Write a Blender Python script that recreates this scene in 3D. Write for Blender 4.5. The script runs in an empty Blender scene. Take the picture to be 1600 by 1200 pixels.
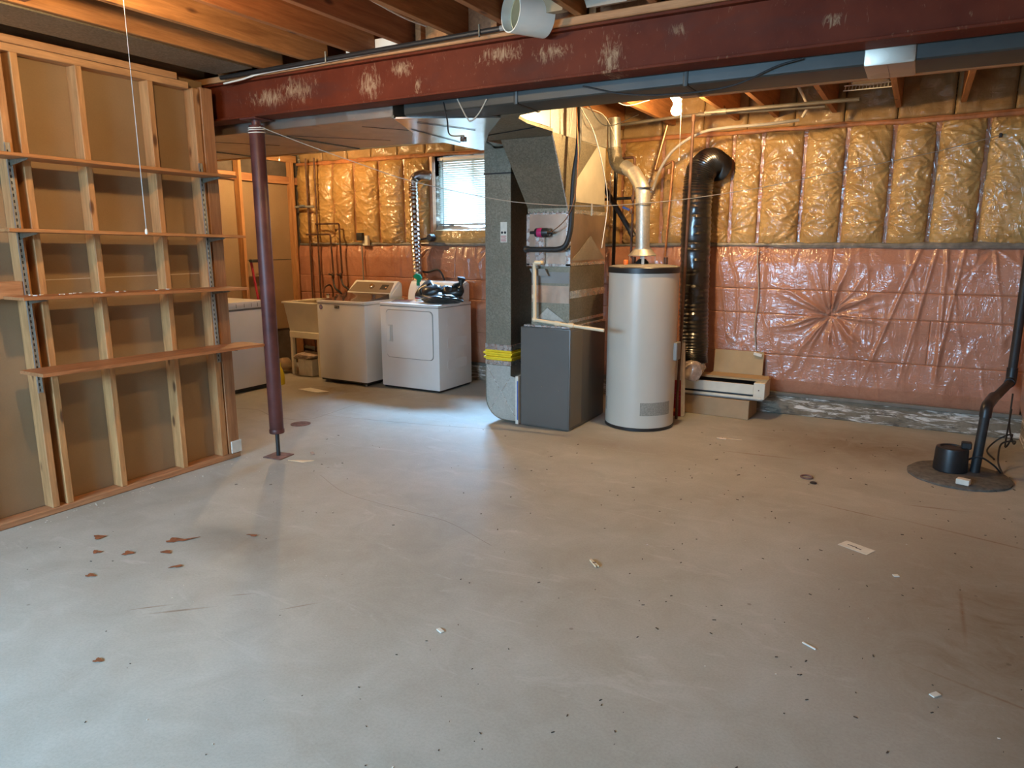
import bpy, bmesh, math, random
import numpy as np
from mathutils import Vector, Matrix
PI = math.pi
random.seed(7)
SC = bpy.context.scene
COL = SC.collection

# ------------------------------------------------------------------ camera
cam_data = bpy.data.cameras.new('camera')
cam = bpy.data.objects.new('camera', cam_data)
COL.objects.link(cam)
cam_data.sensor_fit = 'HORIZONTAL'
cam_data.sensor_width = 36.0
cam_data.lens = 36.0 * 1108.0 / 1600.0
cam_data.clip_start = 0.02
cam.location = (0, 0, 1.55)
cam.rotation_euler = (math.radians(90 - 11.34), 0, math.radians(29.6))
SC.camera = cam

# ------------------------------------------------------------------ view
SC.view_settings.view_transform = 'Standard'
SC.view_settings.look = 'None'
SC.view_settings.gamma = 1
SC.view_settings.use_curve_mapping = False
SC.view_settings.exposure = 0.62

# ------------------------------------------------------------------ world + daylight
world = bpy.data.worlds.new('world')
SC.world = world
world.use_nodes = True
bg = world.node_tree.nodes['Background']
bg.inputs[0].default_value = (0.60, 0.80, 1.0, 1)
bg.inputs[1].default_value = 3.0


def area_light(name, loc, rot, sx, sy, power, color):
    d = bpy.data.lights.new(name, 'AREA')
    d.shape = 'RECTANGLE'
    d.size = sx
    d.size_y = sy
    d.energy = power
    d.color = color
    o = bpy.data.objects.new(name, d)
    o.location = loc
    o.rotation_euler = rot
    COL.objects.link(o)
    return o


# daylight falling in through the small basement window and the glass door behind the viewer
DAY = (0.30, 0.60, 1.0)
wl_dir = Vector((-4.40, 6.85, 2.10)) - Vector((-5.0, 7.50, 3.05))
area_light('daylight', (-5.0, 7.50, 3.05), wl_dir.to_track_quat('-Z', 'Y').to_euler(), 0.9, 0.6, 800, DAY)
area_light('daylight', (-2.8, -2.5, 2.1), (math.radians(46), 0, 0), 2.2, 1.4, 520, (0.34, 0.66, 1.0))
BULB_COL = (1.0, 0.67, 0.31)
BULB_POWER = {'workshop': 760.0, 'heater': 1120.0, 'laundry': 950.0}


# ------------------------------------------------------------------ materials
def nt(name):
    m = bpy.data.materials.new(name)
    m.use_nodes = True
    n = m.node_tree
    return m, n, n.nodes['Principled BSDF']


def N(n, t, **kw):
    k = n.nodes.new(t)
    for a, b in kw.items():
        setattr(k, a, b)
    return k


def coords(n, scale=(1, 1, 1), rot=(0, 0, 0)):
    tc = N(n, 'ShaderNodeTexCoord')
    mp = N(n, 'ShaderNodeMapping')
    mp.inputs['Scale'].default_value = scale
    mp.inputs['Rotation'].default_value = rot
    n.links.new(tc.outputs['Object'], mp.inputs['Vector'])
    return mp.outputs[0]


def wcoords(n, scale=(1, 1, 1)):
    g = N(n, 'ShaderNodeNewGeometry')
    mp = N(n, 'ShaderNodeMapping')
    mp.inputs['Scale'].default_value = scale
    n.links.new(g.outputs['Position'], mp.inputs['Vector'])
    return mp.outputs[0]


def noise(n, vec, scale, detail=4, rough=0.55, dist=0.0):
    k = N(n, 'ShaderNodeTexNoise')
    k.inputs['Scale'].default_value = scale
    k.inputs['Detail'].default_value = detail
    k.inputs['Roughness'].default_value = rough
    k.inputs['Distortion'].default_value = dist
    n.links.new(vec, k.inputs['Vector'])
    return k.outputs['Fac']


def ramp(n, fac, stops, interp='LINEAR'):
    k = N(n, 'ShaderNodeValToRGB')
    k.color_ramp.interpolation = interp
    e = k.color_ramp.elements
    while len(e) < len(stops):
        e.new(0.5)
    for el, (p, c) in zip(e, stops):
        el.position = p
        el.color = (c[0], c[1], c[2], 1) if len(c) == 3 else c
    n.links.new(fac, k.inputs[0])
    return k.outputs[0]


def mix(n, fac, a, b, mode='MIX'):
    k = N(n, 'ShaderNodeMix', data_type='RGBA', blend_type=mode)
    for s, v in ((0, fac), (6, a), (7, b)):
        if isinstance(v, (int, float)):
            k.inputs[s].default_value = v
        elif isinstance(v, (tuple, list)):
            k.inputs[s].default_value = (v[0], v[1], v[2], 1)
        else:
            n.links.new(v, k.inputs[s])
    return k.outputs[2]


def math_(n, op, a, b=0.0, clamp=False):
    k = N(n, 'ShaderNodeMath', operation=op)
    k.use_clamp = clamp
    for s, v in ((0, a), (1, b)):
        if isinstance(v, (int, float)):
            k.inputs[s].default_value = v
        else:
            n.links.new(v, k.inputs[s])
    return k.outputs[0]


def bump(n, p, h, strength, dist=0.01):
    k = N(n, 'ShaderNodeBump')
    k.inputs['Strength'].default_value = strength
    k.inputs['Distance'].default_value = dist
    n.links.new(h, k.inputs['Height'])
    n.links.new(k.outputs[0], p.inputs['Normal'])
    return k


def rgb(c):
    return (c[0], c[1], c[2], 1)


def simple(name, color, rough=0.5, metal=0.0, var=0.12, vscale=6, bstr=0.0, bscale=60, coat=0.0, coat_rough=0.1, spec=0.5):
    m, n, p = nt(name)
    v = coords(n)
    f = noise(n, v, vscale, 5)
    lo = tuple(max(0, c * (1 - var)) for c in color)
    hi = tuple(min(1, c * (1 + var)) for c in color)
    n.links.new(ramp(n, f, [(0.3, lo), (0.7, hi)]), p.inputs['Base Color'])
    p.inputs['Roughness'].default_value = rough
    p.inputs['Metallic'].default_value = metal
    p.inputs['Specular IOR Level'].default_value = spec
    if coat:
        p.inputs['Coat Weight'].default_value = coat
        p.inputs['Coat Roughness'].default_value = coat_rough
    if bstr:
        bump(n, p, noise(n, v, bscale, 4), bstr, 0.004)
    return m


def wood(name, axis, lo, hi, rough=0.65, knots=True):
    """framing lumber, the grain stretched along one axis, every board a slightly different tone"""
    m, n, p = nt(name)
    s = [9.0, 9.0, 9.0]
    s['xyz'.index(axis)] = 0.7
    v = wcoords(n, tuple(s))
    f = noise(n, v, 3.2, 6, 0.62, 0.8)
    c = ramp(n, f, [(0.28, lo), (0.5, tuple((a + b) / 2 for a, b in zip(lo, hi))), (0.72, hi)])
    f2 = noise(n, wcoords(n, tuple(x * 4 for x in s)), 4.0, 3, 0.7)
    c = mix(n, 0.35, c, ramp(n, f2, [(0.35, (0.55, 0.55, 0.55)), (0.65, (1, 1, 1))]), 'MULTIPLY')
    if knots:
        s2 = [7.0, 7.0, 7.0]
        s2['xyz'.index(axis)] = 2.6
        vo = N(n, 'ShaderNodeTexVoronoi')
        vo.inputs['Scale'].default_value = 1.0
        n.links.new(wcoords(n, tuple(s2)), vo.inputs['Vector'])
        k = ramp(n, vo.outputs['Distance'], [(0.0, (0, 0, 0)), (0.07, (0.15, 0.15, 0.15)), (0.13, (1, 1, 1))])
        c = mix(n, math_(n, 'SUBTRACT', 1.0, k), c, (lo[0] * 0.28, lo[1] * 0.22, lo[2] * 0.2))
    oi = N(n, 'ShaderNodeObjectInfo')
    hs = N(n, 'ShaderNodeHueSaturation')
    n.links.new(c, hs.inputs['Color'])
    n.links.new(math_(n, 'ADD', 0.82, math_(n, 'MULTIPLY', oi.outputs['Random'], 0.36)), hs.inputs['Value'])
    n.links.new(math_(n, 'ADD', 0.49, math_(n, 'MULTIPLY', oi.outputs['Random'], 0.014)), hs.inputs['Hue'])
    n.links.new(hs.outputs[0], p.inputs['Base Color'])
    p.inputs['Roughness'].default_value = rough
    bump(n, p, f, 0.25, 0.003)
    return m


def galvanised(name, base=(0.42, 0.44, 0.44), rough=0.36, spangle=0.35, scale=55):
    m, n, p = nt(name)
    v = wcoords(n)
    vo = N(n, 'ShaderNodeTexVoronoi')
    vo.inputs['Scale'].default_value = scale
    n.links.new(v, vo.inputs['Vector'])
    sep = N(n, 'ShaderNodeSeparateColor')
    n.links.new(vo.outputs['Color'], sep.inputs[0])
    f = math_(n, 'ADD', math_(n, 'MULTIPLY', sep.outputs[0], spangle), 1 - spangle)
    c = mix(n, 1.0, base, ramp(n, f, [(0.0, (0, 0, 0)), (1.0, (1, 1, 1))]), 'MULTIPLY')
    dirt = noise(n, v, 3.0, 5)
    c = mix(n, ramp(n, dirt, [(0.45, (0, 0, 0)), (0.8, (0.5, 0.5, 0.5))]), c, (base[0] * .6, base[1] * .58, base[2] * .52))
    n.links.new(c, p.inputs['Base Color'])
    p.inputs['Metallic'].default_value = 0.85
    r = math_(n, 'ADD', rough, math_(n, 'MULTIPLY', sep.outputs[1], 0.12))
    n.links.new(r, p.inputs['Roughness'])
    bump(n, p, noise(n, v, 2.2, 2), 0.35, 0.03)
    return m


def plastic_batt(name, lo, hi, crease=1.0, rough=0.75, coat=1.0):
    """fibreglass seen through clear polyethylene that lies on it"""
    m, n, p = nt(name)
    v = wcoords(n)
    f = noise(n, v, 3.5, 6, 0.65, 0.6)
    c = ramp(n, f, [(0.25, lo), (0.5, tuple((a + b) / 2 for a, b in zip(lo, hi))), (0.78, hi)])
    f2 = noise(n, wcoords(n, (60, 60, 60)), 1.0, 3, 0.7)
    c = mix(n, 0.25, c, ramp(n, f2, [(0.3, (0.6, 0.6, 0.6)), (0.7, (1, 1, 1))]), 'MULTIPLY')
    n.links.new(c, p.inputs['Base Color'])
    p.inputs['Roughness'].default_value = rough
    p.inputs['Coat Weight'].default_value = coat
    p.inputs['Coat Roughness'].default_value = 0.2
    p.inputs['Coat IOR'].default_value = 1.65
    # taut little folds of the film
    w1 = noise(n, wcoords(n, (10, 1, 3.0)), 1.6, 1.5, 0.5, 1.6)
    r1 = math_(n, 'ABSOLUTE', math_(n, 'SUBTRACT', w1, 0.5))
    w2 = noise(n, wcoords(n, (4, 1, 16)), 1.3, 1.5, 0.5, 1.4)
    r2 = math_(n, 'ABSOLUTE', math_(n, 'SUBTRACT', w2, 0.5))
    h = math_(n, 'MINIMUM', math_(n, 'MULTIPLY', r1, 3.0), math_(n, 'MULTIPLY', r2, 3.0))
    h = math_(n, 'MINIMUM', h, 0.35)
    b = N(n, 'ShaderNodeBump')
    b.inputs['Strength'].default_value = 1.0 * crease
    b.inputs['Distance'].default_value = 0.007
    n.links.new(h, b.inputs['Height'])
    n.links.new(b.outputs[0], p.inputs['Coat Normal'])
    b2 = N(n, 'ShaderNodeBump')
    b2.inputs['Strength'].default_value = 0.45 * crease
    b2.inputs['Distance'].default_value = 0.008
    n.links.new(math_(n, 'ADD', h, math_(n, 'MULTIPLY', f, 0.6)), b2.inputs['Height'])
    n.links.new(b2.outputs[0], p.inputs['Normal'])
    return m


M = {}
M['stud'] = wood('stud_wood', 'z', (0.33, 0.145, 0.05), (0.60, 0.305, 0.12))
M['plate'] = wood('plate_wood', 'y', (0.38, 0.175, 0.065), (0.64, 0.34, 0.145))
M['shelf'] = wood('shelf_wood', 'y', (0.30, 0.12, 0.038), (0.54, 0.245, 0.09), 0.55)
M['joist'] = wood('joist_wood', 'y', (0.26, 0.10, 0.03), (0.50, 0.22, 0.075))
M['nailer'] = wood('nailer_wood', 'x', (0.42, 0.19, 0.06), (0.68, 0.36, 0.14))
M['subfloor'] = wood('subfloor_wood', 'x', (0.22, 0.085, 0.03), (0.36, 0.16, 0.06), 0.8, False)
M['galv'] = galvanised('galvanised_steel', (0.31, 0.275, 0.205), 0.5, 0.30, 95)
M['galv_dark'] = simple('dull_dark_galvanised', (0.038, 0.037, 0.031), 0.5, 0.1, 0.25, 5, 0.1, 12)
M['galv_warm'] = galvanised('warm_galvanised_steel', (0.52, 0.44, 0.36), 0.34, 0.08, 12)  # warm base imitates the tan reflection on the duct underside
M['galv_light'] = galvanised('galvanised_steel_light', (0.56, 0.54, 0.48), 0.42, 0.16, 90)
M['foil'] = galvanised('foil_tape', (0.80, 0.78, 0.74), 0.2, 0.10, 40)
M['foil_bright'] = simple('bright_foil', (0.75, 0.74, 0.72), 0.2, 1.0, 0.06, 6, 0.6, 5)
M['black_metal'] = simple('black_iron', (0.035, 0.032, 0.03), 0.45, 0.4)
M['copper'] = simple('aged_copper', (0.11, 0.055, 0.035), 0.55, 0.5, 0.4, 12)
M['copper_bright'] = simple('bright_copper', (0.36, 0.17, 0.085), 0.4, 0.8, 0.3, 14)
M['white_enamel'] = simple('white_enamel', (0.87, 0.86, 0.83), 0.3, 0, 0.03, 3, coat=0.4, coat_rough=0.12)
M['tank'] = simple('beige_enamel', (0.57, 0.525, 0.44), 0.34, 0, 0.03, 3, coat=0.3, coat_rough=0.2)
M['cream_plastic'] = simple('cream_plastic', (0.70, 0.64, 0.50), 0.5, 0, 0.06, 5)
M['pvc'] = simple('yellowed_pvc', (0.78, 0.64, 0.42), 0.42, 0, 0.08, 6)
M['pvc_white'] = simple('white_pvc', (0.86, 0.82, 0.70), 0.42, 0, 0.05, 6)
M['dark_plastic'] = simple('dark_plastic', (0.014, 0.014, 0.015), 0.4, 0, 0.2, 8)
M['black_rubber'] = simple('black_rubber', (0.018, 0.018, 0.018), 0.55, 0, 0.3, 12)
M['grey_steel'] = simple('grey_furnace_paint', (0.115, 0.103, 0.088), 0.45, 0.1, 0.05, 3, 0.06, 200, coat=0.15, coat_rough=0.25)
M['grey_plastic'] = simple('grey_plastic', (0.24, 0.23, 0.21), 0.5)
M['pipe_grey'] = simple('weathered_pipe', (0.16, 0.14, 0.115), 0.5, 0.4, 0.25, 9)
M['chrome'] = simple('chrome', (0.7, 0.7, 0.7), 0.15, 1.0, 0.03)
M['washer_lid'] = simple('dark_glass_lid', (0.055, 0.035, 0.035), 0.12, 0, 0.1, 3, coat=0.6, coat_rough=0.05)
M['console'] = simple('pewter_console', (0.26, 0.21, 0.165), 0.35, 0.3, 0.05)
M['cord_white'] = simple('white_cord', (0.75, 0.70, 0.60), 0.7)
M['cord_grey'] = simple('grey_cord', (0.40, 0.35, 0.28), 0.7)
M['yellow'] = simple('yellow_vinyl', (0.85, 0.60, 0.02), 0.4, 0, 0.1, 20, 0.2, 30)
M['yellow_plastic'] = simple('yellow_plastic', (0.86, 0.66, 0.03), 0.4)
M['blue'] = simple('blue_print', (0.05, 0.12, 0.42), 0.5)
M['red'] = simple('dark_red_print', (0.30, 0.02, 0.03), 0.5)
M['red_metal'] = simple('red_paint', (0.45, 0.03, 0.05), 0.4)
M['magenta'] = simple('magenta_print', (0.45, 0.02, 0.12), 0.4)
M['green'] = simple('green_plastic', (0.0, 0.22, 0.11), 0.35)
M['green_cloth'] = simple('green_bag', (0.06, 0.10, 0.02), 0.8, 0, 0.4, 12)
M['orange'] = simple('orange_cap', (0.85, 0.20, 0.03), 0.45)
M['paper'] = simple('off_white_paper', (0.72, 0.68, 0.58), 0.8, 0, 0.1, 20)
M['newspaper'] = simple('newsprint', (0.48, 0.36, 0.27), 0.85, 0, 0.45, 26)
M['cardboard'] = simple('cardboard', (0.44, 0.30, 0.15), 0.8, 0, 0.08, 6, 0.1, 80)
M['cardboard_dark'] = simple('brown_cardboard', (0.36, 0.24, 0.13), 0.8, 0, 0.1, 6, 0.1, 80)
M['black_bag'] = simple('black_nylon', (0.02, 0.024, 0.024), 0.33, 0, 0.2, 10, 0.3, 18, coat=0.25, coat_rough=0.25)
M['vent_foil'] = simple('bright_foil_hose', (0.85, 0.85, 0.85), 0.18, 1.0, 0.05, 20, 0.5, 60)
M['leaf'] = simple('dry_brown_leaf', (0.26, 0.085, 0.03), 0.75, 0, 0.35, 60)
M['speck'] = simple('dark_grit', (0.07, 0.05, 0.035), 0.9)
M['clear_film'] = simple('crumpled_film', (0.46, 0.36, 0.30), 0.25, 0, 0.3, 24, 0.6, 30, coat=0.8, coat_rough=0.1)
M['flex_black'] = simple('black_duct_sleeve', (0.012, 0.011, 0.010), 0.32, 0, 0.3, 12, 0.5, 26, coat=0.7, coat_rough=0.16)
M['batt_yellow'] = plastic_batt('yellow_fibreglass_under_poly', (0.34, 0.175, 0.045), (0.62, 0.385, 0.13), 1.0)
M['batt_pink'] = plastic_batt('pink_fibreglass_under_poly', (0.36, 0.135, 0.07), (0.55, 0.255, 0.15), 0.6, coat=0.8)
M['batt_side'] = plastic_batt('pale_pink_fibreglass_under_poly', (0.45, 0.22, 0.13), (0.62, 0.34, 0.22), 0.6)
M['rim'] = plastic_batt('rim_fibreglass_under_poly', (0.26, 0.15, 0.06), (0.44, 0.28, 0.12), 0.6, coat=0.35)
M['sealant'] = simple('grey_film_seam', (0.20, 0.18, 0.15), 0.3, 0, 0.4, 14, 0.4, 40, coat=0.4)
M['kerb_strip'] = simple('grey_furring', (0.16, 0.145, 0.12), 0.7, 0, 0.25, 8)
M['gravel'] = simple('sump_lid_concrete', (0.12, 0.105, 0.085), 0.85, 0, 0.35, 30, 0.6, 90)
M['rust'] = simple('rusty_plate', (0.20, 0.10, 0.075), 0.8, 0, 0.4, 25, 0.3, 60)


def make_drywall():
    m, n, p = nt('drywall_kraft_back')
    v = wcoords(n)
    f = noise(n, v, 1.6, 4)
    c = ramp(n, f, [(0.3, (0.265, 0.170, 0.085)), (0.7, (0.335, 0.222, 0.122))])
    f2 = noise(n, v, 130, 3)
    c = mix(n, 0.2, c, ramp(n, f2, [(0.3, (0.7, 0.7, 0.7)), (0.7, (1, 1, 1))]), 'MULTIPLY')
    n.links.new(c, p.inputs['Base Color'])
    p.inputs['Roughness'].default_value = 0.85
    bump(n, p, f2, 0.15, 0.002)
    return m


M['drywall'] = make_drywall()


def make_primer():
    """red oxide primer, scuffed down to a pale rubbed layer in patches"""
    m, n, p = nt('red_oxide_primer')
    v = wcoords(n)
    base = ramp(n, noise(n, v, 5, 5), [(0.3, (0.100, 0.017, 0.006)), (0.7, (0.155, 0.030, 0.011))])
    patches = None
    for (x, z, rx, rz) in ((-3.55, 2.50, .20, .08), (-2.95, 2.47, .10, .11), (-2.72, 2.53, .10, .05), (-3.8, 2.47, .2, .07), (-2.05, 2.53, .16, .05), (-1.42, 2.44, .07, .12),
                           (-2.6, 2.43, .03, .06), (-1.75, 2.5, .12, .05), (-1.1, 2.52, .06, .03), (-0.42, 2.47, .05, .03)):
        g = N(n, 'ShaderNodeNewGeometry')
        mp = N(n, 'ShaderNodeMapping', vector_type='TEXTURE')
        mp.inputs['Location'].default_value = (x, 3.5, z)
        mp.inputs['Scale'].default_value = (rx, 4, rz)
        n.links.new(g.outputs['Position'], mp.inputs[0])
        ln = N(n, 'ShaderNodeVectorMath', operation='LENGTH')
        n.links.new(mp.outputs[0], ln.inputs[0])
        d = math_(n, 'SUBTRACT', 1.25, ln.outputs['Value'], True)
        patches = d if patches is None else math_(n, 'MAXIMUM', patches, d)
    scr = noise(n, wcoords(n, (14, 4, 5)), 3.0, 8, 0.72, 1.2)
    mask = math_(n, 'MULTIPLY', patches, 1.0)
    mask = math_(n, 'ADD', math_(n, 'MULTIPLY', mask, 0.24), math_(n, 'MULTIPLY', scr, 1.05))
    mask = ramp(n, mask, [(0.64, (0, 0, 0)), (0.86, (0.8, 0.8, 0.8))])
    c = mix(n, mask, base, (0.46, 0.30, 0.17))
    dk = ramp(n, noise(n, wcoords(n, (1.1, 1, 4)), 1.3, 5, 0.6, 0.5), [(0.52, (0, 0, 0)), (0.66, (0.7, 0.7, 0.7))])
    c = mix(n, math_(n, 'MULTIPLY', dk, 0.55), c, (0.07, 0.028, 0.02))
    n.links.new(c, p.inputs['Base Color'])
    p.inputs['Roughness'].default_value = 0.6
    p.inputs['Specular IOR Level'].default_value = 0.15
    bump(n, p, noise(n, v, 20, 4), 0.15, 0.004)
    return m


M['primer'] = make_primer()
M['post'] = simple('post_primer', (0.105, 0.032, 0.026), 0.45, 0.1, 0.35, 7, 0.1, 50)


def make_floor():
    m, n, p = nt('concrete_floor')
    v = wcoords(n)
    big = noise(n, v, 0.55, 5, 0.6, 0.4)
    c = ramp(n, big, [(0.3, (0.375, 0.35, 0.285)), (0.5, (0.45, 0.425, 0.36)), (0.72, (0.53, 0.51, 0.445))])
    mid = noise(n, v, 4.0, 6, 0.65, 0.8)
    c = mix(n, 0.45, c, ramp(n, mid, [(0.3, (0.62, 0.59, 0.54)), (0.7, (1, 1, 1))]), 'MULTIPLY')
    fine = noise(n, v, 95, 3, 0.7)
    c = mix(n, 0.5, c, ramp(n, fine, [(0.25, (0.72, 0.72, 0.72)), (0.6, (1, 1, 1))]), 'MULTIPLY')
    # pale trowel marks
    tr = noise(n, wcoords(n, (0.8, 2.6, 1)), 1.7, 6, 0.7, 2.0)
    c = mix(n, ramp(n, tr, [(0.58, (0, 0, 0)), (0.78, (0.45, 0.45, 0.45))]), c, (0.64, 0.61, 0.56))
    # brown stains before the studwork; those on the right also imitate fading light
    for (x, y, rx, ry, s) in ((0.45, 3.2, .9, 1.6, .8), (-0.2, 5.9, 1.1, .7, .7), (-5.3, 5.5, .9, .55, .9), (-2.9, 2.35, .55, .3, .5), (-2.0, 5.0, .9, .35, .45), (0.5, 1.8, .35, .9, .8), (-5.5, 6.3, .5, .4, .9)):
        g = N(n, 'ShaderNodeNewGeometry')
        mp = N(n, 'ShaderNodeMapping', vector_type='TEXTURE')
        mp.inputs['Location'].default_value = (x, y, 0)
        mp.inputs['Scale'].default_value = (rx, ry, 1)
        n.links.new(g.outputs['Position'], mp.inputs[0])
        ln = N(n, 'ShaderNodeVectorMath', operation='LENGTH')
        n.links.new(mp.outputs[0], ln.inputs[0])
        d = math_(n, 'SUBTRACT', 1.0, ln.outputs['Value'], True)
        st = noise(n, v, 3.1 + rx, 6, 0.7, 1.0)
        k = math_(n, 'MULTIPLY', math_(n, 'MULTIPLY', d, st), s * 1.9, True)
        c = mix(n, k, c, (0.175, 0.118, 0.062))
    # brown scuffs dragged over the slab
    for (x, y, rx, ry, a) in ((-2.62, 1.72, .16, .010, .75), (-2.75, 1.68, .11, .007, .8), (-2.5, 1.95, .07, .006, .7), (-2.2, 2.0, .10, .006, .9), (.30, 3.35, .012, .35, 0), (.45, 4.3, .6, .012, -.25), (.5, 2.7, .5, .010, -.3), (-.9, 5.3, .35, .015, .1), (-.2, 4.4, .28, .010, -.2), (.2, 4.7, .22, .012, .15)):
        g = N(n, 'ShaderNodeNewGeometry')
        mp = N(n, 'ShaderNodeMapping', vector_type='TEXTURE')
        mp.inputs['Location'].default_value = (x, y, 0)
        mp.inputs['Rotation'].default_value = (0, 0, a)
        mp.inputs['Scale'].default_value = (rx, ry, 1)
        n.links.new(g.outputs['Position'], mp.inputs[0])
        ln = N(n, 'ShaderNodeVectorMath', operation='LENGTH')
        n.links.new(mp.outputs[0], ln.inputs[0])
        d = math_(n, 'SUBTRACT', 1.0, ln.outputs['Value'], True)
        k = math_(n, 'MULTIPLY', d, math_(n, 'MULTIPLY', noise(n, v, 22, 4, 0.7), 1.6), True)
        c = mix(n, k, c, (0.20, 0.12, 0.065))
    # small dark spots
    vo = N(n, 'ShaderNodeTexVoronoi')
    vo.inputs['Scale'].default_value = 3.1
    n.links.new(v, vo.inputs['Vector'])
    sp = ramp(n, vo.outputs['Distance'], [(0.0, (1, 1, 1)), (0.022, (0.8, 0.8, 0.8)), (0.034, (0, 0, 0))])
    c = mix(n, math_(n, 'MULTIPLY', sp, 0.55), c, (0.10, 0.065, 0.04))
    n.links.new(c, p.inputs['Base Color'])
    r = math_(n, 'ADD', 0.50, math_(n, 'MULTIPLY', mid, 0.25))
    n.links.new(r, p.inputs['Roughness'])
    p.inputs['Specular IOR Level'].default_value = 0.45
    bump(n, p, math_(n, 'ADD', mid, math_(n, 'MULTIPLY', fine, 0.2)), 0.12, 0.006)
    return m


M['floor'] = make_floor()


def make_foundation():
    m, n, p = nt('foundation_concrete')
    v = wcoords(n)
    c = ramp(n, noise(n, v, 5, 6, 0.7), [(0.3, (0.15, 0.115, 0.075)), (0.7, (0.29, 0.235, 0.17))])
    ef = noise(n, wcoords(n, (2.2, 1, 14)), 2.0, 7, 0.7, 1.0)
    c = mix(n, ramp(n, ef, [(0.50, (0, 0, 0)), (0.60, (0.95, 0.95, 0.95))]), c, (0.74, 0.68, 0.60))
    dk = noise(n, wcoords(n, (3, 1, 12)), 1.7, 6, 0.7, 1.0)
    c = mix(n, ramp(n, dk, [(0.52, (0, 0, 0)), (0.62, (0.8, 0.8, 0.8))]), c, (0.09, 0.075, 0.06))
    n.links.new(c, p.inputs['Base Color'])
    p.inputs['Roughness'].default_value = 0.9
    bump(n, p, ef, 0.4, 0.01)
    return m


M['foundation'] = make_foundation()


def make_glass():
    m, n, p = nt('window_glass')
    out = n.nodes['Material Output']
    tr = N(n, 'ShaderNodeBsdfTransparent')
    gl = N(n, 'ShaderNodeBsdfGlossy')
    gl.inputs['Roughness'].default_value = 0.03
    mx = N(n, 'ShaderNodeMixShader')
    lw_ = N(n, 'ShaderNodeLayerWeight')
    lw_.inputs[0].default_value = 0.2
    n.links.new(math_(n, 'MULTIPLY', lw_.outputs['Facing'], 0.35), mx.inputs[0])
    n.links.new(tr.outputs[0], mx.inputs[1])
    n.links.new(gl.outputs[0], mx.inputs[2])
    n.links.new(mx.outputs[0], out.inputs[0])
    return m


M['glass'] = make_glass()


def make_slat():
    m, n, p = nt('vinyl_blind_slat')
    p.inputs['Base Color'].default_value = (0.55, 0.53, 0.44, 1)
    p.inputs['Roughness'].default_value = 0.45
    out = n.nodes['Material Output']
    tl = N(n, 'ShaderNodeBsdfTranslucent')
    tl.inputs[0].default_value = (0.85, 0.88, 0.80, 1)
    mx = N(n, 'ShaderNodeMixShader')
    mx.inputs[0].default_value = 0.2
    n.links.new(p.outputs[0], mx.inputs[1])
    n.links.new(tl.outputs[0], mx.inputs[2])
    n.links.new(mx.outputs[0], out.inputs[0])
    return m


M['slat'] = make_slat()


def make_emit(name, color, strength):
    m, n, p = nt(name)
    p.inputs['Base Color'].default_value = rgb(color)
    p.inputs['Emission Color'].default_value = rgb(color)
    p.inputs['Emission Strength'].default_value = strength
    return m


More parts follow.
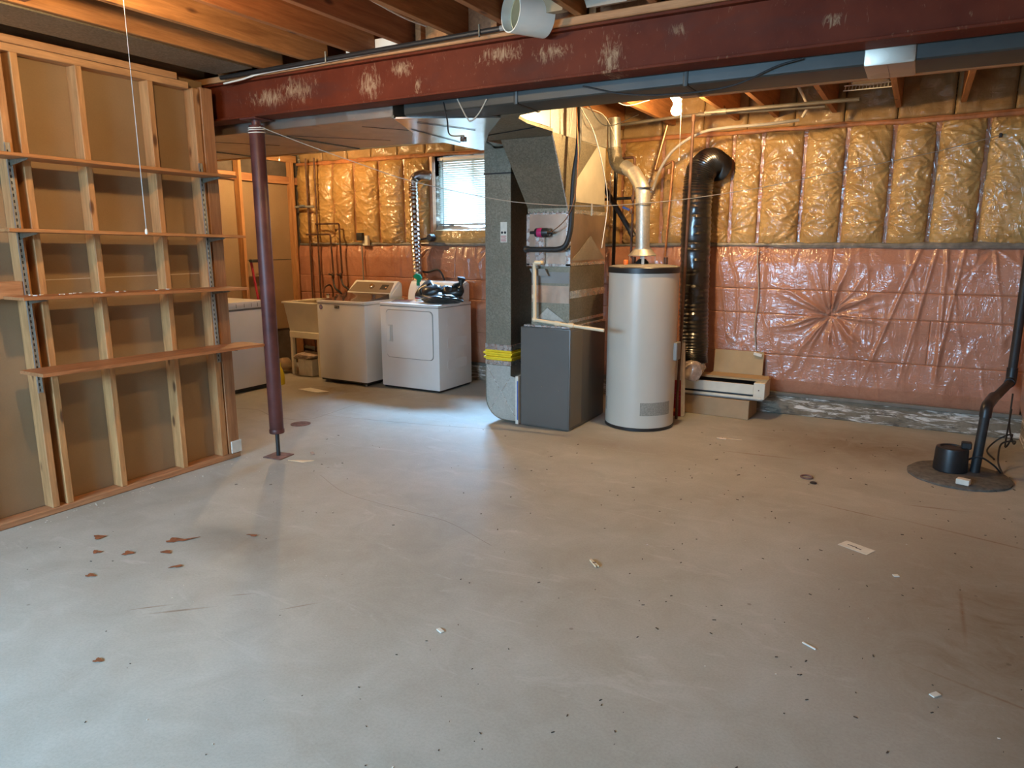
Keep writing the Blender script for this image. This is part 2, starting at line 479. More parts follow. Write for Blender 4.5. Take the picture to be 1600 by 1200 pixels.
# ------------------------------------------------------------------ mesh building
class MB:
    def __init__(self):
        self.bm = bmesh.new()
        self.mats = []

    def box(self, x0, x1, y0, y1, z0, z1, bev=0.0, seg=1):
        return self.obox(((x0 + x1) / 2, (y0 + y1) / 2, (z0 + z1) / 2), (abs(x1 - x0), abs(y1 - y0), abs(z1 - z0)), None, bev, seg)

    def obox(self, c, s, rot=None, bev=0.0, seg=1):
        R = rot.to_4x4() if rot is not None else Matrix.Identity(4)
        mt = Matrix.Translation(Vector(c)) @ R @ Matrix.Diagonal((s[0], s[1], s[2], 1))
        r = bmesh.ops.create_cube(self.bm, size=1.0, matrix=mt)
        if bev:
            es = list({e for v in r['verts'] for e in v.link_edges})
            bmesh.ops.bevel(self.bm, geom=es, offset=bev, segments=seg, affect='EDGES', profile=0.6)
        return self

    def beam_between(self, a, b, w, h, up=(0, 0, 1), bev=0.0):
        a = Vector(a); b = Vector(b)
        d = b - a
        L = d.length
        y = d.normalized()
        x = y.cross(Vector(up)).normalized()
        z = x.cross(y)
        R = Matrix((x, y, z)).transposed()
        return self.obox((a + b) / 2, (w, L, h), R, bev)

    def ext(self, pts, vec):
        vec = Vector(vec)
        a = [self.bm.verts.new(Vector(p)) for p in pts]
        b = [self.bm.verts.new(Vector(p) + vec) for p in pts]
        n = len(a)
        self.bm.faces.new(a)
        self.bm.faces.new(list(reversed(b)))
        for i in range(n):
            self.bm.faces.new((a[i], b[i], b[(i + 1) % n], a[(i + 1) % n]))
        return self

    def hexa(self, bot, top):
        a = [self.bm.verts.new(Vector(p)) for p in bot]
        b = [self.bm.verts.new(Vector(p)) for p in top]
        self.bm.faces.new(list(reversed(a)))
        self.bm.faces.new(b)
        for i in range(4):
            self.bm.faces.new((a[i], a[(i + 1) % 4], b[(i + 1) % 4], b[i]))
        return self

    def tube(self, path, r, n=10, caps=True, closed=False, ell=1.0):
        path = [Vector(p) for p in path]
        m = len(path)
        rs = r if isinstance(r, (list, tuple)) else [r] * m
        T = []
        for i in range(m):
            if closed:
                t = path[(i + 1) % m] - path[i - 1]
            else:
                t = path[min(i + 1, m - 1)] - path[max(i - 1, 0)]
            T.append(t.normalized() if t.length > 1e-9 else Vector((0, 0, 1)))
        u = T[0].cross(Vector((0, 0, 1)))
        if u.length < 0.05:
            u = T[0].cross(Vector((0, 1, 0)))
        u.normalize()
        rings = []
        for i in range(m):
            u = (u - T[i] * u.dot(T[i]))
            u.normalize()
            w = T[i].cross(u)
            rings.append([self.bm.verts.new(path[i] + (u * math.cos(2 * PI * k / n) + w * math.sin(2 * PI * k / n) * ell) * rs[i]) for k in range(n)])
        for i in range(m if closed else m - 1):
            A = rings[i]; B = rings[(i + 1) % m]
            for k in range(n):
                self.bm.faces.new((A[k], A[(k + 1) % n], B[(k + 1) % n], B[k]))
        if caps and not closed:
            self.bm.faces.new(list(reversed(rings[0])))
            self.bm.faces.new(rings[-1])
        return self

    def lathe(self, c, prof, n=32, axis='z', rot=None, caps=True):
        c = Vector(c)
        rings = []
        for (r, h) in prof:
            ring = []
            for k in range(n):
                a = 2 * PI * k / n
                x, y = r * math.cos(a), r * math.sin(a)
                v = {'z': Vector((x, y, h)), 'y': Vector((x, h, y)), 'x': Vector((h, x, y))}[axis]
                if rot is not None:
                    v = rot @ v
                ring.append(self.bm.verts.new(c + v))
            rings.append(ring)
        for A, B in zip(rings, rings[1:]):
            for k in range(n):
                self.bm.faces.new((A[k], A[(k + 1) % n], B[(k + 1) % n], B[k]))
        if caps and prof[0][0] > 1e-6:
            self.bm.faces.new(list(reversed(rings[0])))
        if caps and prof[-1][0] > 1e-6:
            self.bm.faces.new(rings[-1])
        return self

    def sphere(self, c, r, sc=(1, 1, 1), u=16, v=10):
        mt = Matrix.Translation(Vector(c)) @ Matrix.Diagonal((sc[0], sc[1], sc[2], 1))
        bmesh.ops.create_uvsphere(self.bm, u_segments=u, v_segments=v, radius=r, matrix=mt)
        return self

    def jitter(self, amp, scale=6.0, seed=0):
        from mathutils import noise as mn
        for v in self.bm.verts:
            v.co += mn.noise_vector(v.co * scale + Vector((seed, seed * 2.1, 0))) * amp
        return self

    def mesh(self, name, mat, origin, rot=None, smooth=True, angle=35):
        bmesh.ops.remove_doubles(self.bm, verts=self.bm.verts, dist=1e-6)
        bmesh.ops.recalc_face_normals(self.bm, faces=self.bm.faces)
        mt = Matrix.Translation(Vector(origin)) @ (rot.to_4x4() if rot is not None else Matrix.Identity(4))
        self.bm.transform(mt.inverted())
        me = bpy.data.meshes.new(name)
        self.bm.to_mesh(me)
        self.bm.free()
        if smooth and len(me.polygons):
            me.polygons.foreach_set('use_smooth', [True] * len(me.polygons))
            me.set_sharp_from_angle(angle=math.radians(angle))
        me.materials.append(mat)
        return me

    def part(self, root, name, mat, label=None, kind=None, angle=35):
        o0 = root.get('_o')
        org = Vector(o0) if o0 is not None else Vector((0, 0, 0))
        me = self.mesh(name, mat, org, None, True, angle)
        o = bpy.data.objects.new(name, me)
        COL.objects.link(o)
        o.parent = root
        o['_o'] = tuple(org)
        if label: o['label'] = label
        if kind: o['kind'] = kind
        return o

    def solo(self, name, mat, label, cat, group=None, kind=None, org=None, angle=35):
        if org is None:
            xs = [v.co for v in self.bm.verts]
            org = Vector(((min(v.x for v in xs) + max(v.x for v in xs)) / 2, (min(v.y for v in xs) + max(v.y for v in xs)) / 2, min(v.z for v in xs)))
        me = self.mesh(name, mat, org, None, True, angle)
        o = bpy.data.objects.new(name, me)
        COL.objects.link(o)
        o.location = org
        o['_o'] = tuple(org)
        if kind:
            o['kind'] = kind
        if label: o['label'] = label
        if cat: o['category'] = cat
        if group: o['group'] = group
        return o


def thing(name, label, cat, loc, group=None, kind=None):
    o = bpy.data.objects.new(name, None)
    o.empty_display_size = 0.1
    COL.objects.link(o)
    o.location = loc
    o['_o'] = tuple(loc)
    if label: o['label'] = label
    if cat: o['category'] = cat
    if group: o['group'] = group
    if kind: o['kind'] = kind
    return o


def copy_tree(o, parent=None):
    c = o.copy()
    COL.objects.link(c)
    c.parent = parent
    for ch in [k for k in COL.objects if k.parent == o]:
        copy_tree(ch, c)
    return c


def smooth_path(pts, k=6):
    """Catmull-Rom through the points"""
    P = [Vector(p) for p in pts]
    P = [P[0] * 2 - P[1]] + P + [P[-1] * 2 - P[-2]]
    out = []
    for i in range(1, len(P) - 2):
        a, b, c, d = P[i - 1:i + 3]
        for j in range(k):
            t = j / k
            out.append(0.5 * ((2 * b) + (c - a) * t + (2 * a - 5 * b + 4 * c - d) * t * t + (3 * b - a - 3 * c + d) * t ** 3))
    out.append(P[-2])
    return out


def round_corners(pts, r=0.03, k=5):
    P = [Vector(p) for p in pts]
    out = [P[0]]
    for i in range(1, len(P) - 1):
        a, b, c = P[i - 1:i + 2]
        ra = min(r, (a - b).length * 0.45)
        rc = min(r, (c - b).length * 0.45)
        p0 = b + (a - b).normalized() * ra
        p1 = b + (c - b).normalized() * rc
        for j in range(k + 1):
            t = j / k
            out.append(p0 * (1 - t) ** 2 + b * 2 * t * (1 - t) + p1 * t * t)
    out.append(P[-1])
    return out


def rrect(w, h, r, k=5):
    pts = []
    for cx, cy, a0 in ((w / 2 - r, h / 2 - r, 0), (-w / 2 + r, h / 2 - r, 90), (-w / 2 + r, -h / 2 + r, 180), (w / 2 - r, -h / 2 + r, 270)):
        for j in range(k + 1):
            a = math.radians(a0 + 90 * j / k)
            pts.append((cx + r * math.cos(a), cy + r * math.sin(a)))
    return pts


def text_part(root, body, size, loc, rot, mat, name='lettering', depth=0.0006, align='CENTER'):
    cu = bpy.data.curves.new(name, 'FONT')
    cu.body = body
    cu.size = size
    cu.extrude = depth
    cu.align_x = align
    cu.align_y = 'CENTER'
    tmp = bpy.data.objects.new(name, cu)
    COL.objects.link(tmp)
    dg = bpy.context.evaluated_depsgraph_get()
    me = bpy.data.meshes.new_from_object(tmp.evaluated_get(dg))
    bpy.data.objects.remove(tmp)
    org = Vector(root['_o'])
    me.transform(Matrix.Translation(Vector(loc) - org) @ rot.to_4x4())
    me.materials.clear()
    me.materials.append(mat)
    o = bpy.data.objects.new(name, me)
    COL.objects.link(o)
    o.parent = root
    o['_o'] = tuple(org)
    return o


FACE_FRONT = Matrix.Rotation(PI / 2, 3, 'X')                      # text readable from -y

# numpy value noise ---------------------------------------------------------
_rng = np.random.RandomState(3)
_lat = _rng.rand(256, 256)


def vnoise(x, y, s=1.0, seed=0):
    x = np.asarray(x) * s + seed * 17.3 + 1000
    y = np.asarray(y) * s + seed * 7.9 + 1000
    xi = np.floor(x).astype(int); yi = np.floor(y).astype(int)
    fx = x - xi; fy = y - yi
    fx = fx * fx * (3 - 2 * fx); fy = fy * fy * (3 - 2 * fy)
    g = lambda i, j: _lat[i % 256, j % 256]
    return (g(xi, yi) * (1 - fx) * (1 - fy) + g(xi + 1, yi) * fx * (1 - fy) + g(xi, yi + 1) * (1 - fx) * fy + g(xi + 1, yi + 1) * fx * fy) - 0.5


def fbm(x, y, s, o=4, seed=0):
    t = 0; a = 1.0
    for i in range(o):
        t = t + a * vnoise(x, y, s * 2 ** i, seed + i)
        a *= 0.5
    return t


# ------------------------------------------------------------------ SETTING
FLOOR_X = (-7.05, 0.95)
fl = MB().box(-7.05, 0.95, -2.1, 7.0, -0.12, 0.0)
floor = fl.solo('floor', M['floor'], 'worn grey concrete basement floor', 'floor', kind='structure', org=(0, 0, 0))
floor_root = floor
M['joint'] = simple('joint_dark', (0.27, 0.235, 0.19), 0.9)
# saw-cut joints and cracks of the slab, standing a hair proud as dark filler
for pts in ([(-5.6, 4.36, 0), (-5.31, 4.463, 0), (-4.95, 4.36, 0), (-4.6, 4.44, 0), (-4.63, 5.1, 0), (-4.5, 5.75, 0)], [(-4.57, 4.62, 0), (-3.58, 4.80, 0), (-2.85, 5.0, 0), (-2.6, 5.06, 0)], [(-3.4, 3.35, 0), (-3.0, 3.17, 0), (-2.5, 3.12, 0), (-2.18, 3.10, 0), (-1.8, 2.95, 0)]):
    mb = MB()
    path = smooth_path(pts, 8)
    for a, b in zip(path, path[1:]):
        mb.beam_between(a, b, 0.005 if pts[0][0] < -4 else 0.0028, 0.0008)
    mb.part(floor, 'floor_joint', M['joint'])

# ---- back wall : foundation with window opening
WX0, WX1, WZ0, WZ1 = -4.86, -3.98, 1.68, 2.50
bw = MB()
bw.box(-7.05, 0.95, 6.80, 7.0, 0.0, WZ0)
bw.box(-7.05, WX0, 6.80, 7.0, WZ0, 2.88)
bw.box(WX1, 0.95, 6.80, 7.0, WZ0, 2.88)
bw.box(WX0, WX1, 6.80, 7.0, WZ1, 2.88)
wall_back = bw.solo('wall_back', M['foundation'], 'back basement wall of pink and yellow insulation under clear film', 'wall', kind='structure', org=(0, 0, 0))
MB().box(-7.0, 0.9, 6.735, 6.80, 0.0, 0.175, 0.008).part(wall_back, 'foundation_ledge', M['foundation'], 'salt-stained concrete footing ledge')
MB().box(-7.0, 0.9, 6.715, 6.80, 0.172, 0.205, 0.004).part(wall_back, 'furring_strip', M['kerb_strip'])

studs_x = [0.80, 0.356, 0.026, -0.28, -0.626, -0.952, -1.30, -1.55, -1.79, -2.2, -2.6, -3.0, -3.45, -3.95, -4.90, -5.27, -5.64, -6.02, -6.36, -6.66, -6.97]
fans = []
rs = random.Random(11)
for i, x in enumerate(studs_x[1:-1]):
    for k in range(5):
        fans.append((x + rs.uniform(-.015, .015), rs.uniform(1.58, 2.42), rs.uniform(.06, .14), rs.uniform(.014, .028), rs.choice([9, 11, 13, 15]), rs.uniform(0, 6)))
fans.append((-0.0, 2.16, .16, .018, 12, 1.0))
fans.append((-0.952, 2.17, .16, .018, 10, 2.0))
fans += [(-0.637, 0.924, .30, .034, 9, .3), (-0.637, 0.924, .2, .022, 17, 1.3), (0.36, 1.33, .06, .012, 9, .5), (-1.2, 1.44, .09, .012, 9, .5)]
for k in range(16):
    fans.append((rs.uniform(-6.8, 0.5), 1.50, rs.uniform(.08, .16), rs.uniform(.006, .013), rs.choice([9, 13, 17]), rs.uniform(0, 6)))


def fan_sum(X, Z, lst):
    t = np.zeros_like(X)
    for (x, z, R, a, nf, ph) in lst:
        dx = X - x; dz = Z - z
        r = np.hypot(dx, dz) + 1e-6
        msk = r < R * 5
        if not msk.any():
            continue
        th = np.arctan2(dz, dx)
        wob = 1.2 * vnoise(dx, dz, 5.0, int(nf))
        s = np.abs(np.sin(th * nf / 2 + ph + wob))
        s2 = np.abs(np.sin(th * nf * 0.31 + 2.1 * ph))
        ridge = (1 - s) ** 2 * (0.5 + 0.7 * s2)
        env = np.exp(-r / R) * np.clip(r / (0.25 * R), 0, 1)
        t += np.where(msk, a * ridge * env * 1.6 - a * 0.9 * np.exp(-(r / (0.5 * R)) ** 2), 0)
    return t


def yellow_p(X, Z):
    p = np.full_like(X, 0.022)
    for a, b in zip(studs_x, studs_x[1:]):
        u = (X - (a + b) / 2) / (abs(a - b) / 2)
        ins = np.abs(u) <= 1
        amp = 0.078 if abs(a - b) > 0.3 else 0.05
        p = np.where(ins, 0.022 + amp * (1 - np.abs(u) ** 2.6) ** 0.75, p)
    # film pinched to the plate above and the sill below
    top = np.clip((2.49 - Z) / 0.14, 0, 1) ** 0.5
    bot = np.clip((Z - 1.50) / 0.10, 0, 1) ** 0.5
    p = 0.018 + (p - 0.018) * np.minimum(top, bot)
    p = p + fan_sum(X, Z, fans) * 0.9
    p = p + 0.010 * fbm(X, Z, 4.0, 3, 2)
    w = fbm(X + 0.6 * Z, Z * 0.6, 9.0, 3, 5)
    p = p + 0.010 * (1 - np.clip(np.abs(w) * 7, 0, 1)) ** 2
    w = vnoise(X * 0.5 + 0.25 * Z, Z, 13.0, 15)
    p = p + 0.008 * (1 - np.clip(np.abs(w) * 6, 0, 1)) ** 2
    return p


def pink_p(X, Z):
    top = np.clip((1.53 - Z) / 0.16, 0, 1) ** 0.5
    bot = np.clip((Z - 0.18) / 0.14, 0, 1) ** 0.6
    p = 0.02 + 0.062 * np.minimum(top, bot)
    p = p + fan_sum(X, Z, fans)
    p = p + 0.022 * fbm(X, Z, 2.0, 3, 8)
    # long hanging folds
    w = vnoise(X + 0.18 * (Z - 1.5), Z * 0.15, 6.5, 21) + 0.35 * vnoise(X, Z * 0.25, 17, 22)
    p = p + 0.011 * (1 - np.clip(np.abs(w) * 6, 0, 1)) ** 2 * (0.4 + 0.6 * np.clip((Z - 0.2), 0, 1))
    for x0, sl in ((0.10, 0.16), (0.18, -0.02), (0.29, 0.10), (-0.02, 0.30)):
        d = np.abs(X - (x0 + sl * (Z - 1.45)))
        p = p + 0.014 * np.exp(-(d / 0.014) ** 2) * np.clip((Z - 0.25) * 2, 0, 1)
    return p


def sheet(x0, x1, z0, z1, fn, name, mat, root, step=0.0095, ybase=6.79, edge=0.010, label=None, thick=True):
    nx = max(6, int((x1 - x0) / step)); nz = max(6, int((z1 - z0) / step))
    xs = np.linspace(x0, x1, nx + 1); zs = np.linspace(z0, z1, nz + 1)
    X, Z = np.meshgrid(xs, zs, indexing='ij')
    P = np.maximum(fn(X, Z), 0.004)
    if edge:
        E = np.minimum(np.minimum(X - x0, x1 - X), np.minimum(Z - z0, z1 - Z))
        P = P - edge * np.exp(-(E / 0.006) ** 2)
    Y = ybase - P
    V = np.stack([X, Y, Z], -1).reshape(-1, 3)
    idx = np.arange((nx + 1) * (nz + 1)).reshape(nx + 1, nz + 1)
    F = np.stack([idx[:-1, :-1], idx[1:, :-1], idx[1:, 1:], idx[:-1, 1:]], -1).reshape(-1, 4)
    V2 = V.tolist(); F2 = F.tolist()
    # back side so that the batt is a closed body
    b = len(V2)
    V2 += [(x0, ybase + 0.01, z0), (x1, ybase + 0.01, z0), (x1, ybase + 0.01, z1), (x0, ybase + 0.01, z1)]
    lo = idx[:, 0].tolist(); hi = idx[:, -1].tolist(); le = idx[0, :].tolist(); ri = idx[-1, :].tolist()
    F2.append([b, b + 3, b + 2, b + 1])
    F2.append(lo[::-1] + [b, b + 1]); F2.append(hi + [b + 2, b + 3]); F2.append(le + [b + 3, b]); F2.append(ri[::-1] + [b + 1, b + 2])
    me = bpy.data.meshes.new(name)
    me.from_pydata(V2, [], F2)
    me.polygons.foreach_set('use_smooth', [True] * (len(F2) - 5) + [False] * 5)
    me.materials.append(mat)
    me.update()
    o = bpy.data.objects.new(name, me)
    COL.objects.link(o)
    o.parent = root
    if label: o['label'] = label
    return o


M['filmed_stud'] = plastic_batt('stud_under_poly', (0.30, 0.12, 0.05), (0.46, 0.20, 0.09), 1.0)
# yellow batts, one between each pair of studs
for a, b in zip(studs_x, studs_x[1:]):
    x0, x1 = b, a
    fine = 0.0095 if x0 > -1.9 or x1 < -4.5 else 0.014
    if x1 > WX0 and x0 < WX0 - 0.01 and False:
        continue
    if abs(x0 - (-4.90)) < 1e-6:                      # the bay that holds the window
        sheet(-4.90, -3.95, 1.53, 1.68, lambda X, Z: yellow_p(X, Z) * 0.6 + 0.03 * np.clip((1.68 - Z) / .1, 0, 1), 'insulation_batt', M['batt_yellow'], wall_back, 0.01)
        continue
    MB().box(x1 - .021, x1 + .021, 6.762, 6.80, 1.53, 2.50, .004).part(wall_back, 'stud', M['filmed_stud'])
    sheet(max(x0, -6.98) + .014, min(x1, 0.80) - .014, 1.53, 2.50, yellow_p, 'insulation_batt', M['batt_yellow'], wall_back, fine)
# pink batts in rows
rows = [(1.135, 1.515), (0.915, 1.135), (0.55, 0.915), (0.195, 0.55)]
cols = [[-6.98, -4.55, -1.9, -0.66, 0.80], [-6.98, -5.0, -2.7, -0.64, 0.80],
        [-6.98, -4.55, -1.9, 0.12, 0.80], [-6.98, -3.9, -1.35, 0.80]]
for (z0, z1), cs in zip(rows, cols):
    for a, b in zip(cs, cs[1:]):
        sheet(a, b, z0, z1, pink_p, 'insulation_batt', M['batt_pink'], wall_back, 0.0095 if (b > -1.9 or a < -4) else 0.014, edge=0.0035, label='pink fibreglass batt under clear film')
# dark wad of film and sealant along the joint between the two layers
path = [(x, 6.735 + 0.012 * vnoise(x, 0, 4), 1.522 + 0.012 * float(vnoise(x, 3, 2.2)) + 0.006 * float(vnoise(x, 1, 9))) for x in np.arange(-6.95, 0.80, 0.05)]
rad = [0.013 + 0.010 * (float(vnoise(p[0], 9, 5)) + 0.5) + (0.008 if p[0] > -1.2 else 0) for p in path]
MB().tube(path, rad, 8).part(wall_back, 'film_seam', M['sealant'], 'dark crumpled seam of film and sealant')
# the knot at the centre of the star-shaped pull
MB().tube(smooth_path([(-0.70, 6.772, .925), (-0.65, 6.765, .918), (-0.60, 6.768, .928), (-.575, 6.772, .922)], 4), 0.006, 6).part(wall_back, 'film_clip', M['black_rubber'])
# rim insulation between the joist ends
for i in range(20):
    xx = -6.9 + i * 0.39
    sheet(xx, xx + 0.385, 2.52, 2.87, lambda X, Z: 0.05 + 0.04 * fbm(X, Z, 5, 4, 31) + 0.01 * (vnoise(X, Z, 30, 4)), 'rim_batt', M['rim'], wall_back, 0.02, edge=0.012, label='dull brown fibreglass at the rim joist')
# orange film-covered plate along the top of the wall
path = [(x, 6.745 + 0.01 * float(vnoise(x, 0, 6)), 2.50 + 0.012 * float(vnoise(x, 2, 5))) for x in np.arange(-6.95, 0.80, 0.04)]
MB().tube(path, [0.022 + 0.012 * float(vnoise(p[0], 4, 9)) for p in path], 8).part(wall_back, 'top_plate', simple('film_wrapped_plate', (0.42, 0.17, 0.07), 0.5, 0, 0.35, 9, 0.4, 20, coat=0.8, coat_rough=0.15))

# ---- right wall
rw = MB().box(0.82, 0.95, -2.1, 7.0, 0.0, 2.88)
wall_right = rw.solo('wall_right', M['foundation'], 'right basement wall of insulation under clear film', 'wall', kind='structure', org=(0, 0, 0))


def side_sheet(y0, y1, z0, z1, mat, seed, label):
    nx = int((y1 - y0) / 0.03); nz = int((z1 - z0) / 0.03)
    ys = np.linspace(y0, y1, nx + 1); zs = np.linspace(z0, z1, nz + 1)
    Y, Z = np.meshgrid(ys, zs, indexing='ij')
    u = (Y - (y0 + y1) / 2) / ((y1 - y0) / 2); w = (Z - (z0 + z1) / 2) / ((z1 - z0) / 2)
    P = 0.012 + 0.055 * ((1 - np.abs(u) ** 4) * (1 - np.abs(w) ** 6)) ** 0.6 + 0.02 * fbm(Y, Z, 3, 3, seed)
    V = np.stack([0.825 - P, Y, Z], -1).reshape(-1, 3).tolist()
    idx = np.arange((nx + 1) * (nz + 1)).reshape(nx + 1, nz + 1)
    F = np.stack([idx[:-1, :-1], idx[:-1, 1:], idx[1:, 1:], idx[1:, :-1]], -1).reshape(-1, 4).tolist()
    me = bpy.data.meshes.new('insulation_batt')
    me.from_pydata(V, [], F)
    me.polygons.foreach_set('use_smooth', [True] * len(F))
    me.materials.append(mat)
    o = bpy.data.objects.new('insulation_batt', me)
    COL.objects.link(o); o.parent = wall_right; o['label'] = label


for i in range(9):
    y0 = 6.69 - (i + 1) * 0.95
    side_sheet(max(y0, -2.0), y0 + 0.94, 0.2, 1.51, M['batt_side'], 40 + i, 'pale pink fibreglass batt under film')
for i in range(21):
    y0 = 6.69 - (i + 1) * 0.41
    side_sheet(max(y0, -2.05), y0 + 0.40, 1.53, 2.5, M['batt_yellow'], 60 + i, 'yellow fibreglass batt under film')

# ---- wall behind the viewer with a glass door
rb = MB()
rb.box(-7.05, -3.75, -2.1, -2.0, 0, 2.88)
rb.box(-1.45, 0.95, -2.1, -2.0, 0, 2.88)
rb.box(-3.75, -1.45, -2.1, -2.0, 2.25, 2.88)
rb.box(-3.75, -1.45, -2.1, -2.0, 0, 0.35)
wall_rear = rb.solo('wall_rear', M['drywall'], 'rear basement wall behind the viewer', 'wall', kind='structure', org=(0, 0, 0))
dr = thing('door_1', 'sliding glass door behind the viewer', 'door', (-2.6, -2.05, 0.35), kind='structure')
f = MB()
for (a, b, c, d) in ((-3.75, -3.68, .35, 2.25), (-1.52, -1.45, .35, 2.25), (-2.64, -2.56, .35, 2.25)):
    f.box(a, b, -2.09, -2.02, c, d, 0.004)
f.box(-3.75, -1.45, -2.09, -2.02, 0.35, 0.42, 0.004); f.box(-3.75, -1.45, -2.09, -2.02, 2.18, 2.25, 0.004)
f.part(dr, 'door_frame', M['white_enamel'])
MB().box(-3.68, -2.64, -2.062, -2.054, .42, 2.18).part(dr, 'pane', M['glass'])
MB().box(-2.56, -1.52, -2.062, -2.054, .42, 2.18).part(dr, 'pane', M['glass'])

# ---- laundry side walls
lw = MB().box(-7.05, -6.985, -2.1, 7.0, 0, 2.88)
wall_laundry = lw.solo('wall_left_laundry', simple('dark_foundation', (0.11, 0.085, 0.065), 0.9, 0, 0.3, 5), 'far left laundry wall of open framing and brown board', 'wall', kind='structure', org=(0, 0, 0))
MB().box(-6.985, -6.972, 3.72, 5.78, 0.47, 2.245).part(wall_laundry, 'drywall_panel', M['drywall'])
MB().box(-6.985, -6.972, 5.80, 6.72, 1.335, 2.245).part(wall_laundry, 'drywall_panel', M['drywall'])
MB().box(-6.985, -6.972, 5.80, 6.72, 0.47, 1.325).part(wall_laundry, 'drywall_panel', M['drywall'])
MB().box(-6.97, -6.93, 3.7, 6.72, 2.25, 2.34, 0.003).part(wall_laundry, 'header_board', M['plate'])
MB().box(-6.97, -6.93, 3.7, 6.72, 2.515, 2.60, 0.003).part(wall_laundry, 'header_board', M['plate'])
for y in (6.58, 5.78, 4.97, 4.2):
    MB().box(-6.97, -6.88, y, y + 0.04, 0.0 if y < 6.5 else 0.0, 2.515, 0.003).part(wall_laundry, 'stud', M['stud'])
MB().box(-6.95, -4.33, 3.24, 3.34, 0, 2.60).solo('wall_front_laundry', M['drywall'], 'laundry side wall hidden behind the studwork', 'wall', kind='structure', org=(0, 0, 0))

# ---- left studwork partition
PX = -4.22
wl = MB().box(-4.325, -4.311, -2.0, 3.37, 0.04, 2.60)
wall_left = wl.solo('wall_left', M['drywall'], 'left partition of bare studs with brown drywall backing', 'wall', kind='structure', org=(0, 0, 0))
# visible joint line of the board
MB().box(-4.3115, -4.3095, -2.0, 3.37, 1.335, 1.34).part(wall_left, 'drywall_joint', simple('joint_pale', (0.55, 0.45, 0.33), 0.8))
pl = MB()
pl.box(PX - 0.092, PX, -2.0, 3.385, 0.0, 0.04, 0.006)
pl.part(wall_left, 'bottom_plate', M['plate'])
MB().box(PX - 0.092, PX, -2.0, 3.2, 2.52, 2.56, 0.003).part(wall_left, 'top_plate', M['plate'])
MB().box(PX - 0.092, PX + 0.004, -2.0, 3.12, 2.562, 2.602, 0.003).part(wall_left, 'top_plate', M['plate'])
for (y0, w, top) in ((-1.65, .038, 2.52), (-1.24, .038, 2.52), (-.83, .038, 2.52), (-.42, .038, 2.52), (-.01, .038, 2.52), (.40, .038, 2.52), (.81, .038, 2.52), (1.22, .038, 2.52), (1.63, .038, 2.52),
                     (2.062, .040, 2.52), (2.143, .038, 2.52), (2.476, .038, 2.52), (2.910, .038, 2.52), (3.225, .048, 2.53), (3.283, .090, 2.545)):
    b = MB()
    lean = 0.0
    b.box(PX - 0.089, PX + (0.003 if y0 > 3.25 else 0), y0, y0 + w, 0.04, top, 0.003)
    b.part(wall_left, 'stud', M['stud'])
MB().box(PX - 0.089, PX, 1.67, 2.06, 1.25, 1.34, 0.003).part(wall_left, 'blocking', M['plate'])
MB().box(PX - 0.089, PX, 1.26, 1.62, 1.25, 1.34, 0.003).part(wall_left, 'blocking', M['plate'])

# ---- ceiling : subfloor, joists
cl = MB().box(-7.05, 0.95, -2.1, 7.0, 2.88, 2.94)
ceiling = cl.solo('ceiling', M['subfloor'], 'open joist ceiling with plywood subfloor above', 'ceiling', kind='structure', org=(0, 0, 0))
ceiling['_o'] = (0, 0, 0)
near_x = [-6.6, -6.2, -5.8, -5.4, -5.0, -4.6, -4.19, -3.82, -3.42, -3.04, -2.68, -2.33, -1.99, -1.60, -1.22, -.84, -.46, -.08, .30, .68]
for x in near_x:
    MB().box(x, x + 0.038, -2.0, 3.60, 2.642, 2.878, 0.002).part(ceiling, 'joist', M['joist'])
far_x = [-6.7, -6.3, -5.9, -5.5, -5.1, -4.7, -4.3, -3.9, -3.5, -3.05, -2.62, -2.12, -1.55, -1.22, -.76, -.29, .15, .55]
for x in far_x:
    MB().box(x, x + 0.038, 3.50, 6.72, 2.60 if x > -2.9 else 2.62, 2.876, 0.002).part(ceiling, 'joist', M['joist'])
MB().box(-7.0, 0.8, 3.44, 3.61, 2.602, 2.640, 0.004).part(ceiling, 'nailer_board', M['nailer'], 'orange-brown nailer board on top of the steel beam')
# galvanised panning that closes one joist bay
MB().box(-4.15, -3.80, 0.4, 3.36, 2.628, 2.632).part(ceiling, 'panning_sheet', M['galv'])
for x in (-4.14, -3.83):
    b = MB()
    b.box(x, x + .02, .4, 3.36, 2.632, 2.640)
    b.part(ceiling, 'panning_flange', M['galv'])
MB().box(-3.79, -3.46, 1.9, 2.02, 2.655, 2.85, .002).part(ceiling, 'blocking', M['joist'])
# mid-span bridging boards seen between the joists further back
for i, x in enumerate(near_x[10:18]):
    MB().box(x + 0.04, near_x[11 + i] - 0.002, 3.545, 3.585, 2.645, 2.86 - (0.05 if i % 2 else 0), .002).part(ceiling, 'blocking', M['joist'])
MB().box(-3.26, -3.05, 3.63, 3.645, 2.655, 2.80, .002).part(ceiling, 'filler_board', M['pvc_white'], 'cream board end between joists')
MB().box(-3.0, -2.70, 3.60, 3.66, 2.70, 2.75, .002).part(ceiling, 'filler_board', M['pvc_white'], 'cream board end between joists')

